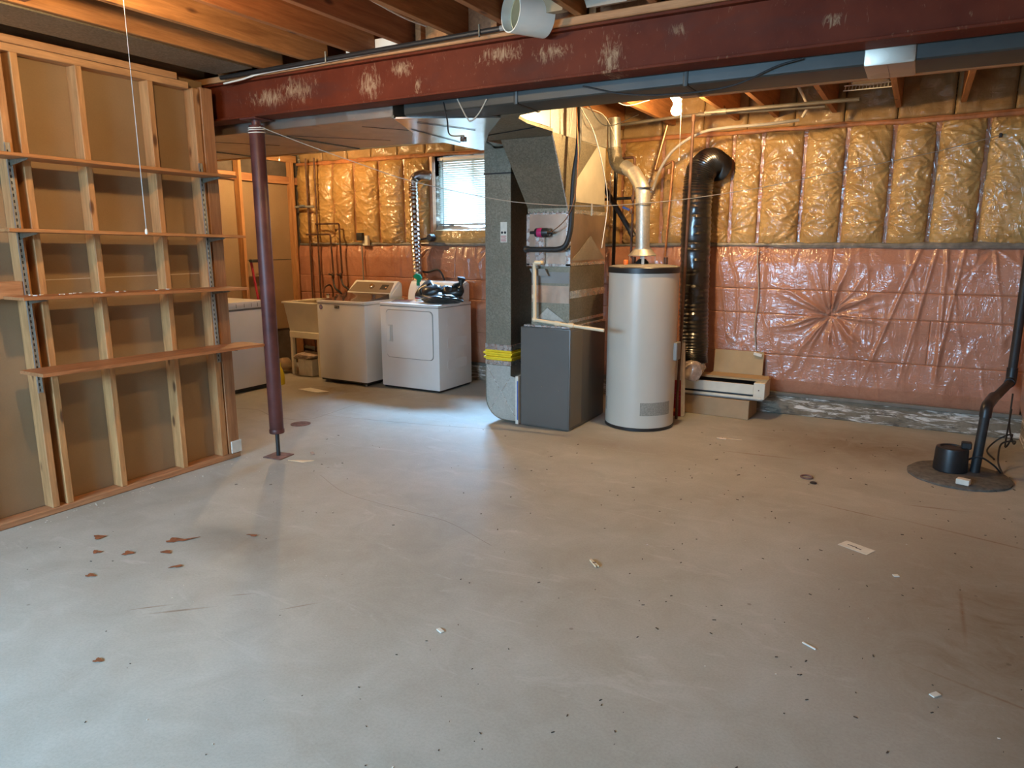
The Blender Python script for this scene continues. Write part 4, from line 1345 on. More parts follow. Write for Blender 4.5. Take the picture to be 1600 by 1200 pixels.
fp = thing('flue_pipe', 'shiny galvanised flue pipe bending up from the water heater', 'flue', (TX, TY, 1.49))
sx, sy = TX - .01, TY - .03
def flex_seg(path, r, name, mat, n=22, label=None):
    return MB().tube(path, r, n).part(fp, name, mat, label)
flex_seg([(sx, sy, 1.485), (sx - .01, sy, 1.87)], .057, 'straight_pipe', M['galv_light'])
flex_seg(round_corners([(sx - .01, sy, 1.85), (sx - .02, sy + .01, 1.98), (sx - .14, sy + .10, 2.12)], .08, 6), .060, 'elbow', M['galv_light'])
flex_seg([(sx - .12, sy + .09, 2.10), (sx - .25, sy + .20, 2.175)], .056, 'slanted_pipe', M['galv_light'])
flex_seg(round_corners([(sx - .22, sy + .18, 2.155), (sx - .37, sy + .30, 2.20), (sx - .40, sy + .32, 2.34)], .10, 6), .060, 'elbow', M['galv'])
flex_seg([(sx - .40, sy + .32, 2.32), (sx - .415, sy + .33, 2.595)], .056, 'straight_pipe', M['galv_light'])
for (p, q) in (((sx - .0085, sy, 1.84), (sx - .009, sy, 1.855)), ((sx - .40, sy + .32, 2.33), (sx - .401, sy + .321, 2.345)), ((sx - .0095, sy, 1.98), (sx - .0097, sy, 1.985))):
    MB().tube([p, q], .0625, 22).part(fp, 'joint_band', M['galv'])

# ------------------------------------------------------------------ PIPES behind the heater
def pipe(path, r, label, mat='copper', r_c=.03, fittings=(), name='copper_pipe', cat='pipe', group=None):
    t = thing(name, label, cat, path[0], group)
    MB().tube(round_corners(path, r_c, 4), r, 10).part(t, 'tube', M[mat])
    for p, q in fittings:
        MB().tube([p, q], r * 1.35, 10).part(t, 'fitting', M[mat])
    return t


pipe([(-2.46, 6.22, 2.55), (-2.46, 6.22, 1.20)], .017, 'black iron gas pipe dropping behind the left edge of the water heater', 'black_metal', fittings=[((-2.46, 6.22, 2.2), (-2.46, 6.22, 2.27))], name='gas_pipe')
pipe([(-2.44, 6.15, 2.54), (-2.44, 6.15, 2.27), (-2.24, 6.10, 2.27), (-2.24, 6.08, 1.45), (-2.15, 5.86, 1.42)], .011, 'copper pipe with a square bend left of the flue', 'copper', fittings=[((-2.24, 6.08, 1.90), (-2.24, 6.08, 1.95))])
pipe([(-2.02, 6.28, 2.54), (-2.12, 6.28, 2.16), (-1.94, 6.24, 2.24), (-1.95, 6.15, 1.46), (-1.86, 5.86, 1.42)], .011, 'bright copper pipe with a bend right of the flue', 'copper_bright', fittings=[((-1.95, 6.16, 2.12), (-1.95, 6.16, 2.16))])
pipe([(-1.70, 5.95, 2.55), (-1.745, 6.05, .90), (-1.76, 6.06, .002)], .0125, 'long copper pipe running down between the heater and black duct', 'copper', fittings=[((-1.70, 5.95, 2.50), (-1.70, 5.95, 2.55))])
pipe([(-2.9, 6.28, 2.555), (-1.80, 6.16, 2.585), (-.75, 6.16, 2.565)], .013, 'grey horizontal water pipe under the joists', 'pipe_grey', r_c=.1, name='water_main', fittings=[((-1.72, 6.155, 2.584), (-1.62, 6.155, 2.583))])
pipe([(-1.62, 5.98, 2.565), (-.50, 5.98, 2.565)], .014, 'pale conduit pipe fixed under the joists beside the bulb', 'pipe_grey', name='conduit', fittings=[((-1.45, 5.98, 2.565), (-1.52, 5.98, 2.565))])
pipe([(-2.75, 6.30, 1.93), (-2.18, 6.26, 1.94)], .013, 'short dark horizontal pipe behind the flue', 'black_metal', name='gas_pipe')
t = thing('gas_pipe', 'black slanted pipe dropping behind the furnace towards the heater', 'pipe', (-2.6, 6.2, 2.1))
MB().tube([(-2.62, 6.2, 2.12), (-2.28, 6.2, 1.62)], .024, 12).part(t, 'tube', M['black_rubber'])
MB().tube([(-2.30, 6.2, 1.65), (-2.265, 6.2, 1.60)], .03, 12).part(t, 'fitting', M['black_metal'])
t = thing('shut_off_valve', 'small blue-handled brass valve behind the flue', 'valve', (-2.26, 6.07, 1.83))
MB().lathe((-2.24, 6.06, 1.82), [(.014, -.03), (.02, -.015), (.02, .015), (.014, .03)], 12).part(t, 'body', M['copper_bright'])
MB().obox((-2.28, 6.03, 1.835), (.07, .012, .02), Matrix.Rotation(.4, 3, 'Y'), .003).part(t, 'handle', M['blue'])
# big grey cable swinging from the joists to the heater
cb = MB().tube(smooth_path([(-.95, 6.30, 2.50), (-1.2, 6.22, 2.475), (-1.5, 6.2, 2.47), (-1.72, 6.2, 2.44), (-1.93, 6.22, 2.33), (-2.06, 6.25, 2.17), (-2.13, 6.28, 2.0)], 6), .0125, 10)
cb.solo('grey_cable', simple('grey_cable_jacket', (0.30, 0.27, 0.235), .5), 'thick pale grey cable arching from the joists down behind the heater', 'cable')
MB().tube(smooth_path([(-.93, 6.31, 2.52), (-.90, 6.3, 2.60), (-.94, 6.2, 2.70), (-1.02, 6.0, 2.84)], 6), .0115, 8).solo('riser_conduit', simple('pale_conduit', (0.55, .50, .42), .5), 'pale riser conduit slanting up between joists near the grille', 'conduit')
# loose wires by the plenum
wires = [([(-2.33, 5.05, 2.60), (-2.28, 5.1, 2.48), (-2.22, 5.15, 2.35), (-2.20, 5.3, 2.1), (-2.24, 5.5, 1.85), (-2.28, 5.5, 1.5)], 'cord_white', 'pale wire hanging in a long curve beside the plenum'),
         ([(-2.48, 5.6, 2.62), (-2.38, 5.75, 2.56), (-2.34, 5.9, 2.35), (-2.42, 6.0, 2.1), (-2.44, 6.05, 1.75)], 'cord_grey', 'grey wire dropping from the joists along the gas pipe'),
         ([(-2.35, 5.3, 2.60), (-2.27, 5.5, 2.45), (-2.15, 5.9, 2.58)], 'black_rubber', 'black wire looped under the joists right of the plenum'),
         ([(-2.15, 5.2, 2.62), (-2.05, 5.35, 2.56), (-1.92, 5.5, 2.61)], 'cord_grey', 'thin wire stapled below the joists near the bulb'),
         ([(-2.37, 5.0, 2.62), (-2.36, 5.02, 2.45), (-2.365, 5.03, 2.32), (-2.34, 5.05, 2.62)], 'cord_white', 'white wire loop beside the foam-covered line')]
for w, mt_, lb_ in wires:
    MB().tube(smooth_path(w, 6), .0035, 6).solo('loose_wire', M[mt_], lb_, 'wire', 'loose wires by the plenum')
MB().tube(smooth_path([(-1.62, 3.60, 2.345), (-1.38, 3.612, 2.285), (-1.1, 3.615, 2.262), (-.85, 3.612, 2.275), (-.66, 3.605, 2.335), (-.55, 3.60, 2.355)], 7), .0045, 7).solo('black_cable', M['black_rubber'], 'black cable sagging in front of the supply duct', 'cable')
# wires hanging below the return duct
for w, mt_, lb_ in (([(-2.52, 3.62, 2.35), (-2.50, 3.63, 2.25), (-2.53, 3.70, 2.18), (-2.56, 3.9, 2.20)], 'black_rubber', 'black wire hanging under the duct with a tangled end'),
                    ([(-2.42, 3.62, 2.36), (-2.36, 3.63, 2.25), (-2.33, 3.63, 2.235), (-2.28, 3.63, 2.27), (-2.22, 3.62, 2.34)], 'cord_grey', 'grey wire looped under the beam'),):
    MB().tube(smooth_path(w, 7), .0045, 6).solo('hanging_wire', M[mt_], lb_, 'wire')
b = MB()
for k in range(4):
    a0 = k * 1.3
    b.tube([(-2.565 + .018 * math.cos(a0 + i * .5), 3.90 + .02 * math.sin(a0 + i * .5), 2.18 + .012 * math.sin(i * .9 + k)) for i in range(12)], .0025, 5)
b.solo('wire_tangle', M['copper'], 'small tangle of copper wire hanging below the duct', 'wire')

# ------------------------------------------------------------------ items over the beam
gp = thing('gas_line', 'dark iron pipe running along the top of the beam with a small elbow', 'pipe', (-3.0, 3.38, 2.62))
MB().tube([(-4.15, 3.40, 2.615), (-1.98, 3.40, 2.628)], .013, 10).part(gp, 'tube', M['black_metal'])
MB().tube(round_corners([(-2.0, 3.40, 2.628), (-1.925, 3.40, 2.63), (-1.915, 3.40, 2.74)], .03), .014, 10).part(gp, 'elbow', M['grey_plastic'])
for x in (-3.2, -2.12):
    MB().tube([(x, 3.385, 2.60), (x, 3.385, 2.66)], .006, 8).part(gp, 'pipe_strap', M['galv'])
MB().tube(smooth_path([(-4.12, 3.395, 2.575), (-3.95, 3.40, 2.585), (-3.78, 3.42, 2.607), (-3.3, 3.415, 2.612), (-2.75, 3.42, 2.62)], 6), .0055, 7).solo('white_cable', M['cord_white'], 'white cable clipped along the nailer board above the beam', 'cable')
MB().tube(smooth_path([(-2.28, 2.35, 2.655), (-2.36, 2.85, 2.66), (-2.42, 3.15, 2.675), (-2.44, 3.36, 2.69)], 6), .0055, 7).solo('white_cable', M['cord_white'], 'white cable running along a joist towards the beam', 'cable')
pv = thing('pvc_offcut', 'wide white plastic pipe offcut lying between the joists', 'pipe', (-1.8, 3.33, 2.56))
ax = Vector((.50, .866, .0)).normalized()
c0 = Vector((-1.86, 3.26, 2.652))
Rq = Vector((0, 0, 1)).rotation_difference(ax).to_matrix()
b = MB()
b.lathe(c0, [(.088, 0), (.094, 0), (.094, .20), (.088, .20), (.088, 0)], 36, 'z', Rq, False)
b.part(pv, 'outer_pipe', M['pvc_white'])
b = MB().lathe(c0 + ax * .05 + Vector((.0, 0, .0)), [(.080, 0), (.086, 0), (.086, .14), (.080, .14), (.080, 0)], 36, 'z', Rq, False)
b.part(pv, 'inner_pipe', simple('yellow_inside', (0.72, .60, .34), .5))
b = MB().ext([(-1.75, 3.34, 2.645), (-1.62, 3.34, 2.645), (-1.60, 3.34, 2.72), (-1.65, 3.34, 2.80), (-1.73, 3.34, 2.80)], (.01, .04, 0))
b.solo('torn_cardboard', M['cardboard_dark'], 'torn brown cardboard piece tucked beside the plastic pipe', 'cardboard')
b = MB().ext([(-1.50, 3.36, 2.642), (-1.30, 3.36, 2.642), (-1.24, 3.36, 2.74), (-1.54, 3.36, 2.76)], (.02, .08, .02))
b.lathe((-1.40, 3.36, 2.745), [(.045, 0), (.045, .004)], 20)
b.solo('white_fitting', simple('greyish_cream', (.42, .33, .24), .6), 'greyish white plastic fitting lying on the nailer board', 'fitting')

# ceiling grille of the fan duct, far right
gr = thing('wire_grille', 'white wire grille and round duct end hung between the joists', 'grille', (-.45, 6.0, 2.62))
b = MB()
for k in range(14):
    x = -.60 + k * .0232
    b.tube([(x, 5.95, 2.625), (x, 6.0, 2.665)], .0028, 6)
b.tube([(-.61, 5.95, 2.625), (-.29, 5.95, 2.625)], .004, 6); b.tube([(-.61, 6.0, 2.667), (-.29, 6.0, 2.667)], .004, 6)
b.part(gr, 'wires', M['pvc_white'])
MB().lathe((-.45, 6.12, 2.70), [(.125, 0), (.13, .01), (.13, .09), (.11, .12), (.0, .12)], 30).part(gr, 'duct_cap', M['galv_light'])

# ------------------------------------------------------------------ BLACK FLEX DUCT
fd = thing('flex_duct', 'fat black film-wrapped flexible duct hanging down the insulated wall', 'duct', (-1.74, 6.45, .35))
cen = smooth_path([(-1.66, 6.68, 2.20), (-1.70, 6.56, 2.235), (-1.755, 6.47, 2.16), (-1.775, 6.45, 1.98), (-1.77, 6.45, 1.5), (-1.755, 6.44, 1.0), (-1.735, 6.42, .62), (-1.73, 6.42, .46)], 22)
rad = [0.128 + (0.004 if i % 2 else -.003) + .006 * float(vnoise(i * .13, 1, 1, 5)) for i in range(len(cen))]
rad[-1] = .10
b = MB().tube(cen, rad, 26)
b.jitter(.006, 14)
b.part(fd, 'sleeve', M['flex_black'])
b = MB()
n = 22
pts = [(-1.73, 6.40, .46), (-1.72, 6.36, .42), (-1.70, 6.33, .37), (-1.69, 6.32, .335), (-1.69, 6.32, .32)]
b.tube(smooth_path(pts, 5), [.10, .105, .112, .118, .115, .118, .11, .112, .105, .10, .10, .095, .09, .085, .075, .07, .06, .05, .04, .03, .015][:21], n)
b.jitter(.035, 11, 3)
b.part(fd, 'crumpled_end', M['clear_film'], 'crumpled pinkish film end')

# ------------------------------------------------------------------ heap at the wall: box, baseboard heater, open carton
cb_ = thing('cardboard_box', 'long low brown cardboard box on the floor under the white heater', 'box', (-1.45, 6.5, 0))
MB().obox((-1.50, 6.51, .085), (.62, .32, .17), Matrix.Rotation(-.03, 3, 'Z'), .004).part(cb_, 'carton', M['cardboard_dark'])
MB().obox((-1.50, 6.51, .172), (.60, .03, .002), Matrix.Rotation(-.03, 3, 'Z')).part(cb_, 'tape', M['pvc'])
bh = thing('baseboard_heater', 'white metal baseboard heater lying on the cardboard box', 'heater', (-1.46, 6.47, .175))
def bx(x0, x1, y0, y1, z0, z1, nme, mt_, **k):
    return MB().box(x0, x1, y0, y1, z0, z1, .003).part(bh, nme, mt_, **k)
CRM = simple('cream_heater_paint', (.62, .57, .45), .4)
bx(-1.86, -1.085, 6.36, 6.62, .176, .190, 'base_pan', M['grey_plastic'])
bx(-1.84, -1.17, 6.368, 6.38, .225, .315, 'front_cover', CRM)
bx(-1.17, -1.075, 6.36, 6.62, .19, .335, 'end_cap', CRM)
MB().box(-1.84, -1.17, 6.40, 6.61, .195, .31).part(bh, 'fins', M['black_metal'])
MB().box(-1.84, -1.10, 6.355, 6.37, .188, .21, .002).part(bh, 'lower_lip', CRM)
bx(-1.84, -1.07, 6.44, 6.62, .335, .350, 'top_cover', M['cardboard'])
MB().lathe((-1.125, 6.358, .27), [(.006, 0), (.006, .004)], 10, 'y').part(bh, 'screw', M['copper'])
oc = thing('open_carton', 'open tan carton standing against the pink wall behind the heater', 'box', (-1.35, 6.6, .352))
MB().obox((-1.37, 6.64, .462), (.44, .012, .215), Matrix.Rotation(-.10, 3, 'X'), .002).part(oc, 'back_flap', M['cardboard'])
MB().ext([(-1.62, 6.44, .352), (-1.06, 6.44, .352), (-1.09, 6.62, .356), (-1.59, 6.62, .356)], (0, 0, .004)).part(oc, 'floor_flap', M['cardboard'])
MB().obox((-1.20, 6.622, .548), (.075, .012, .030), Matrix.Rotation(.22, 3, 'Y'), .004).part(oc, 'handle_tag', M['paper'])

sb = thing('slim_box', 'tall slim white and dark red box standing right of the water heater', 'box', (-1.80, 6.17, 0))
MB().obox((-1.79, 6.19, .335), (.095, .07, .665), Matrix.Rotation(-.04, 3, 'Y'), .002).part(sb, 'carton', M['paper'])
MB().obox((-1.795, 6.153, .17), (.084, .004, .33), Matrix.Rotation(-.04, 3, 'Y')).part(sb, 'red_panel', M['red'], 'dark red printed lower half')
for k in range(4):
    MB().obox((-1.79 + .01 * (k % 2), 6.149, .16 + k * .028), (.05, .003, .010), Matrix.Rotation(-.04, 3, 'Y')).part(sb, 'printed_line', M['magenta'])
MB().obox((-1.80, 6.149, .06), (.04, .003, .03)).part(sb, 'printed_patch', M['orange'])
for z in (.60, .53):
    MB().lathe((-1.79, 6.152, z), [(.016, -.002), (.016, .002)], 12, 'y').part(sb, 'punched_hole', M['dark_plastic'])
t = MB().tube(smooth_path([(-1.275, 6.70, 1.50), (-1.27, 6.675, 1.40), (-1.24, 6.675, 1.1), (-1.255, 6.68, .8), (-1.22, 6.685, .52)], 6), .0055, 7)
t.solo('white_wire', M['cord_grey'], 'pale wire hanging down the pink insulation above the carton', 'wire')

# ------------------------------------------------------------------ SUMP
su = thing('sump_pit', 'round dark sump lid with black pump and discharge pipe in the right corner', 'sump', (.36, 5.45, 0))
b = MB().lathe((.36, 5.45, 0), [(.305, .0005), (.305, .012), (.29, .022), (.05, .026), (.001, .026)], 48)
b.jitter(.004, 12, 2)
b.part(su, 'lid', M['gravel'])
MB().lathe((.31, 5.50, 0), [(.100, .026), (.104, .03), (.098, .17), (.094, .185), (.075, .19), (.07, .18), (.001, .18)], 32).part(su, 'pump_cover', M['dark_plastic'])
MB().box(.36, .42, 5.50, 5.56, .18, .225, .006).part(su, 'switch_block', M['black_rubber'])
MB().tube([(.455, 5.53, .02), (.475, 5.56, .43)], .030, 18).part(su, 'riser', M['black_rubber'])
MB().tube(round_corners([(.475, 5.56, .40), (.477, 5.57, .475), (.53, 5.80, .50)], .05), .036, 18).part(su, 'elbow', M['dark_plastic'])
MB().tube([(.48, 5.60, .475), (.685, 6.52, .49)], .030, 18).part(su, 'cross_run', M['black_rubber'])
MB().tube(round_corners([(.68, 6.50, .49), (.695, 6.57, .495), (.695, 6.575, .60)], .05), .037, 18).part(su, 'elbow', M['dark_plastic'])
MB().tube([(.695, 6.575, .55), (.70, 6.59, 2.50)], .031, 18).part(su, 'wall_riser', M['black_rubber'])
MB().tube(smooth_path([(.40, 5.53, .10), (.47, 5.50, .14), (.56, 5.55, .08), (.62, 5.62, .008), (.60, 5.75, .06), (.62, 5.90, .15), (.70, 5.95, .17), (.71, 6.1, .12), (.70, 6.35, .20), (.705, 6.45, .42)], 8), .006, 8).part(su, 'power_cord', M['black_rubber'])
MB().tube(smooth_path([(.60, 6.0, .008), (.57, 6.2, .02), (.64, 6.3, .09), (.71, 6.2, .16), (.66, 6.05, .10), (.70, 6.35, .32)], 8), .006, 8).solo('coiled_cord', M['black_rubber'], 'loose black cord coiled against the wall by the sump', 'cord')
MB().obox((.375, 5.20, .043), (.075, .05, .035), Matrix.Rotation(-.3, 3, 'Z'), .003).solo('white_block', M['paper'], 'small white block resting on the edge of the sump lid', 'block')

# ------------------------------------------------------------------ DRYER
DX, DYF = -4.585, 5.89
dy = thing('dryer', 'white front-loading clothes dryer with square door, right of the washer', 'dryer', (DX, 6.22, 0))
dx0, dx1 = -4.965, -4.205
MB().box(dx0, dx1, DYF, 6.50, .025, .885, .010, 2).part(dy, 'body', M['white_enamel'])
MB().box(dx0 + .02, dx1 - .02, DYF + .02, 6.49, .006, .026).part(dy, 'plinth', M['dark_plastic'])
MB().box(dx0 - .002, dx1 + .002, DYF - .004, 6.502, .889, .918, .008, 2).part(dy, 'top_panel', M['white_enamel'])
MB().box(dx0 + .004, dx1 - .004, DYF + .002, 6.49, .884, .890).part(dy, 'top_joint', M['grey_plastic'])
cx, cz = -4.58, .595
dw, dh = .60, .50
for (nme, gw, y0, dd, mt_) in (('door_gasket', .012, DYF - .003, .004, M['grey_plastic']), ('door', 0, DYF - .010, .009, M['white_enamel'])):
    pp = rrect(dw + gw, dh + gw, .045)
    o = MB().ext([(cx + a, y0, cz + b_) for a, b_ in pp], (0, dd, 0)).part(dy, nme, mt_)
    door = o
MB().box(cx - .272, cx - .215, DYF - .013, DYF - .0095, cz - .085, cz + .095, .003).part(door, 'handle_recess', simple('shade_white', (.62, .61, .57), .4))
MB().box(cx - .262, cx - .240, DYF - .028, DYF - .012, cz - .075, cz + .085, .006, 2).part(door, 'handle', M['white_enamel'])
# console
prof = [(6.34, .918), (6.365, 1.03), (6.41, 1.115), (6.47, 1.13), (6.50, 1.11), (6.50, .918)]
b = MB().ext([(dx0 + .01, y, z) for y, z in prof], (dx1 - dx0 - .02, 0, 0))
es = [e for e in b.bm.edges if abs(e.verts[0].co.x - e.verts[1].co.x) < 1e-6]
bmesh.ops.bevel(b.bm, geom=es, offset=.018, segments=3, affect='EDGES')
b.part(dy, 'console', M['white_enamel'])
MB().lathe((-4.32, 6.365, 1.04), [(.03, -.03), (.034, -.028), (.034, 0)], 20, 'y').part(dy, 'dial', M['chrome'])
MB().lathe((-4.75, 6.365, 1.04), [(.03, -.02), (.034, -.018), (.034, 0)], 20, 'y').part(dy, 'dial', M['white_enamel'])
for k in range(3):
    pp = rrect(.36, .10, .02)
    MB().ext([(dx1 + .0005, 6.22 + a, .74 - k * .23 + b_) for a, b_ in pp], (.0015, 0, 0)).part(dy, 'side_emboss', M['white_enamel'])

# ------------------------------------------------------------------ WASHER
wa = thing('washer', 'white top-loading washing machine with dark lid and pewter console', 'washing machine', (-5.45, 6.1, 0))
wx0, wx1, wy0, wy1 = -5.77, -5.085, 5.78, 6.46
b = MB().box(wx0, wx1, wy0, wy1, .045, .885, .010, 2)
b.part(wa, 'body', M['white_enamel'])
MB().box(wx0 + .01, wx1 - .01, wy0 + .015, wy1 - .02, .028, .05).part(wa, 'plinth', M['dark_plastic'])
for (x, y) in ((wx0 + .05, wy0 + .04), (wx1 - .05, wy0 + .04), (wx0 + .05, wy1 - .05), (wx1 - .05, wy1 - .05)):
    MB().lathe((x, y, 0), [(.018, 0), (.02, .004), (.014, .012), (.010, .03)], 12).part(wa, 'foot', M['grey_plastic'])
MB().box(wx0 - .002, wx1 + .002, wy0 - .004, wy1, .888, .922, .010, 2).part(wa, 'top_panel', M['white_enamel'])
# curved glass lid
pp = []
for k in range(11):
    t_ = k / 10
    pp.append((wy0 + .02 + t_ * .43, .924 + .055 * t_ - .012 * math.sin(PI * t_)))
pts3 = [(wx0 + .03, y, z) for y, z in pp] + [(wx0 + .03, pp[-1][0], .922), (wx0 + .03, pp[0][0], .922)]
MB().ext(pts3, (wx1 - wx0 - .06, 0, 0)).part(wa, 'lid', M['washer_lid'])
prof = [(6.235, .922), (6.25, .985), (6.385, 1.10), (6.41, 1.112), (6.455, 1.09), (6.46, .922)]
b = MB().ext([(wx0 + .01, y, z) for y, z in prof], (wx1 - wx0 - .02, 0, 0))
es = [e for e in b.bm.edges if abs(e.verts[0].co.x - e.verts[1].co.x) < 1e-6]
bmesh.ops.bevel(b.bm, geom=es, offset=.02, segments=3, affect='EDGES')
con = b.part(wa, 'console', M['white_enamel'])
nrm = Vector((0, -.115, .135)).normalized()
dirv = Vector((0, .135, .115)).normalized()
c_ = Vector((0, 6.25, .985)); 
b = MB().ext([tuple(Vector((x, 0, 0)) + c_ + dirv * d + nrm * .001) for x, d in ((wx0 + .035, .004), (wx1 - .035, .004), (wx1 - .07, .165), (wx0 + .07, .165))], tuple(nrm * .003))
b.part(con, 'control_face', M['console'], 'pewter control face')
kc = c_ + dirv * .09
Rk = Vector((0, 0, 1)).rotation_difference(nrm).to_matrix()
MB().lathe(Vector((-5.43, 0, 0)) + kc + nrm * .003, [(.036, 0), (.036, .004), (.028, .006), (.026, .024), (.020, .026)], 24, 'z', Rk).part(con, 'knob', M['chrome'])
b = MB().ext([tuple(Vector((x, 0, 0)) + c_ + dirv * d + nrm * .0042) for x, d in ((-5.30, .05), (-5.20, .05), (-5.20, .13), (-5.30, .13))], tuple(nrm * .001))
disp = b.part(con, 'display', M['dark_plastic'])
MB().lathe(Vector((-5.225, 0, 0)) + c_ + dirv * .085 + nrm * .005, [(.013, 0), (.013, .003), (.010, .004)], 16, 'z', Rk).part(con, 'button', M['chrome'])
# badge and round sticker on the front
bd = MB().box(-5.475 - .035, -5.475 + .035, wy0 - .0035, wy0 - .0005, .840, .868, .001).part(wa, 'badge', M['dark_plastic'])
text_part(bd, 'MAYTAG', .0155, (-5.475, wy0 - .0045, .854), FACE_FRONT, M['paper'])
st = MB().lathe((-5.71, wy0 - .002, .845), [(.026, -.0005), (.026, .0005)], 28, 'y').part(wa, 'round_sticker', simple('violet_print', (.23, .24, .42), .5))
MB().lathe((-5.71, wy0 - .004, .845), [(.016, -.0005), (.016, .0005)], 24, 'y').part(st, 'sticker_centre', simple('mauve_print', (.45, .30, .42), .5))
# hoses of the washer taps
tp = thing('washer_taps', 'dark twin washer taps and hoses behind the washing machine', 'taps', (-6.2, 6.6, 1.1))
for (x) in (-6.27, -6.14):
    MB().lathe((x, 6.58, 1.15), [(.012, -.05), (.018, -.03), (.018, .02), (.012, .03)], 12).part(tp, 'valve', M['copper'])
    MB().obox((x - .01, 6.55, 1.155), (.07, .012, .014), Matrix.Rotation(.3, 3, 'Y'), .003).part(tp, 'lever', M['black_metal'])
MB().tube(smooth_path([(-6.27, 6.58, 1.11), (-6.22, 6.55, 1.0), (-6.10, 6.53, .93), (-6.0, 6.53, .80), (-5.95, 6.55, .5)], 6), .012, 8).part(tp, 'hose', M['black_rubber'])
MB().tube(smooth_path([(-6.14, 6.58, 1.11), (-6.08, 6.55, 1.03), (-5.97, 6.53, .97), (-5.88, 6.53, .80), (-5.85, 6.55, .5)], 6), .012, 8).part(tp, 'hose', M['black_rubber'])
pipe([(-6.53, 6.62, 2.55), (-6.53, 6.62, .002)], .011, 'right one of the two long copper pipes in the laundry corner', 'copper')
pipe([(-6.67, 6.62, 2.55), (-6.67, 6.62, .002)], .011, 'left one of the two long copper pipes in the laundry corner', 'copper')
pipe([(-6.53, 6.59, 1.765), (-6.145, 6.59, 1.765), (-6.14, 6.60, 1.17)], .011, 'upper square-bent copper branch feeding the washer taps', 'copper', .02)
pipe([(-6.67, 6.57, 1.64), (-6.275, 6.57, 1.64), (-6.27, 6.59, 1.17)], .011, 'lower square-bent copper branch feeding the washer taps', 'copper', .02)
t = thing('pipe_valve', 'grey pipe shut-off valve high in the laundry corner', 'valve', (-6.66, 6.6, 1.96))
MB().tube([(-6.86, 6.60, 1.975), (-6.55, 6.60, 1.975)], .015, 10).part(t, 'body', M['grey_plastic'])
MB().obox((-6.72, 6.57, 1.985), (.09, .02, .022), None, .004).part(t, 'handle', simple('slate_paint', (.16, .18, .20), .5))
# outlet
ou = thing('wall_outlet', 'cream wall outlet with a black plug above the washer', 'outlet', (-5.84, 6.70, 1.50))
MB().box(-5.845, -5.765, 6.655, 6.70, 1.505, 1.625, .004).part(ou, 'cover_plate', M['cream_plastic'])
MB().box(-5.90, -5.815, 6.61, 6.66, 1.565, 1.655, .008, 2).part(ou, 'plug', M['black_rubber'])
MB().tube([(-5.86, 6.66, 1.50), (-5.855, 6.665, .95)], .008, 8).part(ou, 'conduit', M['grey_plastic'])
# dryer outlet with heavy plug and cord
po_ = thing('dryer_outlet', 'black dryer plug and heavy cord on the wall right of the foil hose', 'outlet', (-4.85, 6.68, 1.6))
MB().lathe((-4.83, 6.655, 1.595), [(.035, -.04), (.042, -.02), (.042, .03)], 18, 'y').part(po_, 'plug', M['black_rubber'])
MB().tube(smooth_path([(-4.87, 6.63, 1.59), (-5.02, 6.63, 1.55), (-5.08, 6.64, 1.40), (-5.04, 6.64, 1.27), (-4.9, 6.63, 1.21), (-4.72, 6.62, 1.24), (-4.64, 6.62, 1.14), (-4.60, 6.60, 1.0)], 7), .0105, 8).part(po_, 'cord', M['black_rubber'])

# foil vent hose of the dryer
vh = thing('vent_hose', 'shiny ribbed foil hose rising from behind the dryer to the wall', 'vent hose', (-4.97, 6.52, .9))
path = smooth_path([(-4.975, 6.58, .50), (-4.975, 6.58, 1.10), (-4.985, 6.57, 1.6), (-4.99, 6.56, 2.14), (-4.975, 6.57, 2.24), (-4.92, 6.62, 2.28), (-4.86, 6.70, 2.27)], 22)
rad = [.0595 if i % 2 else .0505 for i in range(len(path))]
MB().tube(path, rad, 20).part(vh, 'hose', M['vent_foil'], angle=25)

# things on the dryer
bgx = thing('black_bag', 'crumpled black nylon bag lying on top of the dryer', 'bag', (-4.38, 6.12, .92))
b = MB()
b.sphere((-4.36, 6.13, .97), .16, (1.70, .75, .36), 40, 24)
b.sphere((-4.47, 6.15, 1.03), .10, (1.2, .8, .8), 24, 16)
b.sphere((-4.24, 6.18, 1.03), .08, (1.7, .6, .8), 24, 16)
b.jitter(.035, 6, 5); b.jitter(.012, 20, 2)
for v in b.bm.verts:
    v.co.z = max(v.co.z, .9215)
b.part(bgx, 'body', M['black_bag'])
def bag_fold(pts, w, name, seed):
    """a stiff fold of fabric: a thick ribbon through the points"""
    b = MB()
    P = smooth_path(pts, 6)
    b.tube(P, [w * (0.75 + 0.35 * math.sin(i * .7 + seed)) for i in range(len(P))], 14, ell=.42)
    b.jitter(.016, 10, seed)
    return b.part(bgx, name, M['black_bag'])
bag_fold([(-4.60, 6.08, .97), (-4.58, 6.12, 1.07), (-4.50, 6.16, 1.12), (-4.42, 6.14, 1.06), (-4.38, 6.12, .99)], .055, 'side_fold', 1)
bag_fold([(-4.45, 6.20, 1.03), (-4.36, 6.21, 1.075), (-4.24, 6.21, 1.085), (-4.15, 6.20, 1.13), (-4.13, 6.20, 1.19)], .050, 'back_flap', 4)
bag_fold([(-4.13, 6.20, 1.17), (-4.12, 6.19, 1.08), (-4.15, 6.17, .99)], .040, 'upright_flap', 2)
bag_fold([(-4.48, 6.00, .965), (-4.34, 6.00, .985), (-4.18, 6.05, .975), (-4.05, 6.12, .95)], .042, 'front_roll', 3)
spb = thing('spray_bottle', 'small clear spray bottle with a green trigger head on the dryer', 'bottle', (-4.70, 6.22, .92))
MB().lathe((-4.70, 6.22, 0), [(.032, .919), (.036, .93), (.036, 1.02), (.018, 1.065), (.014, 1.09)], 20).part(spb, 'bottle', M['pvc_white'])
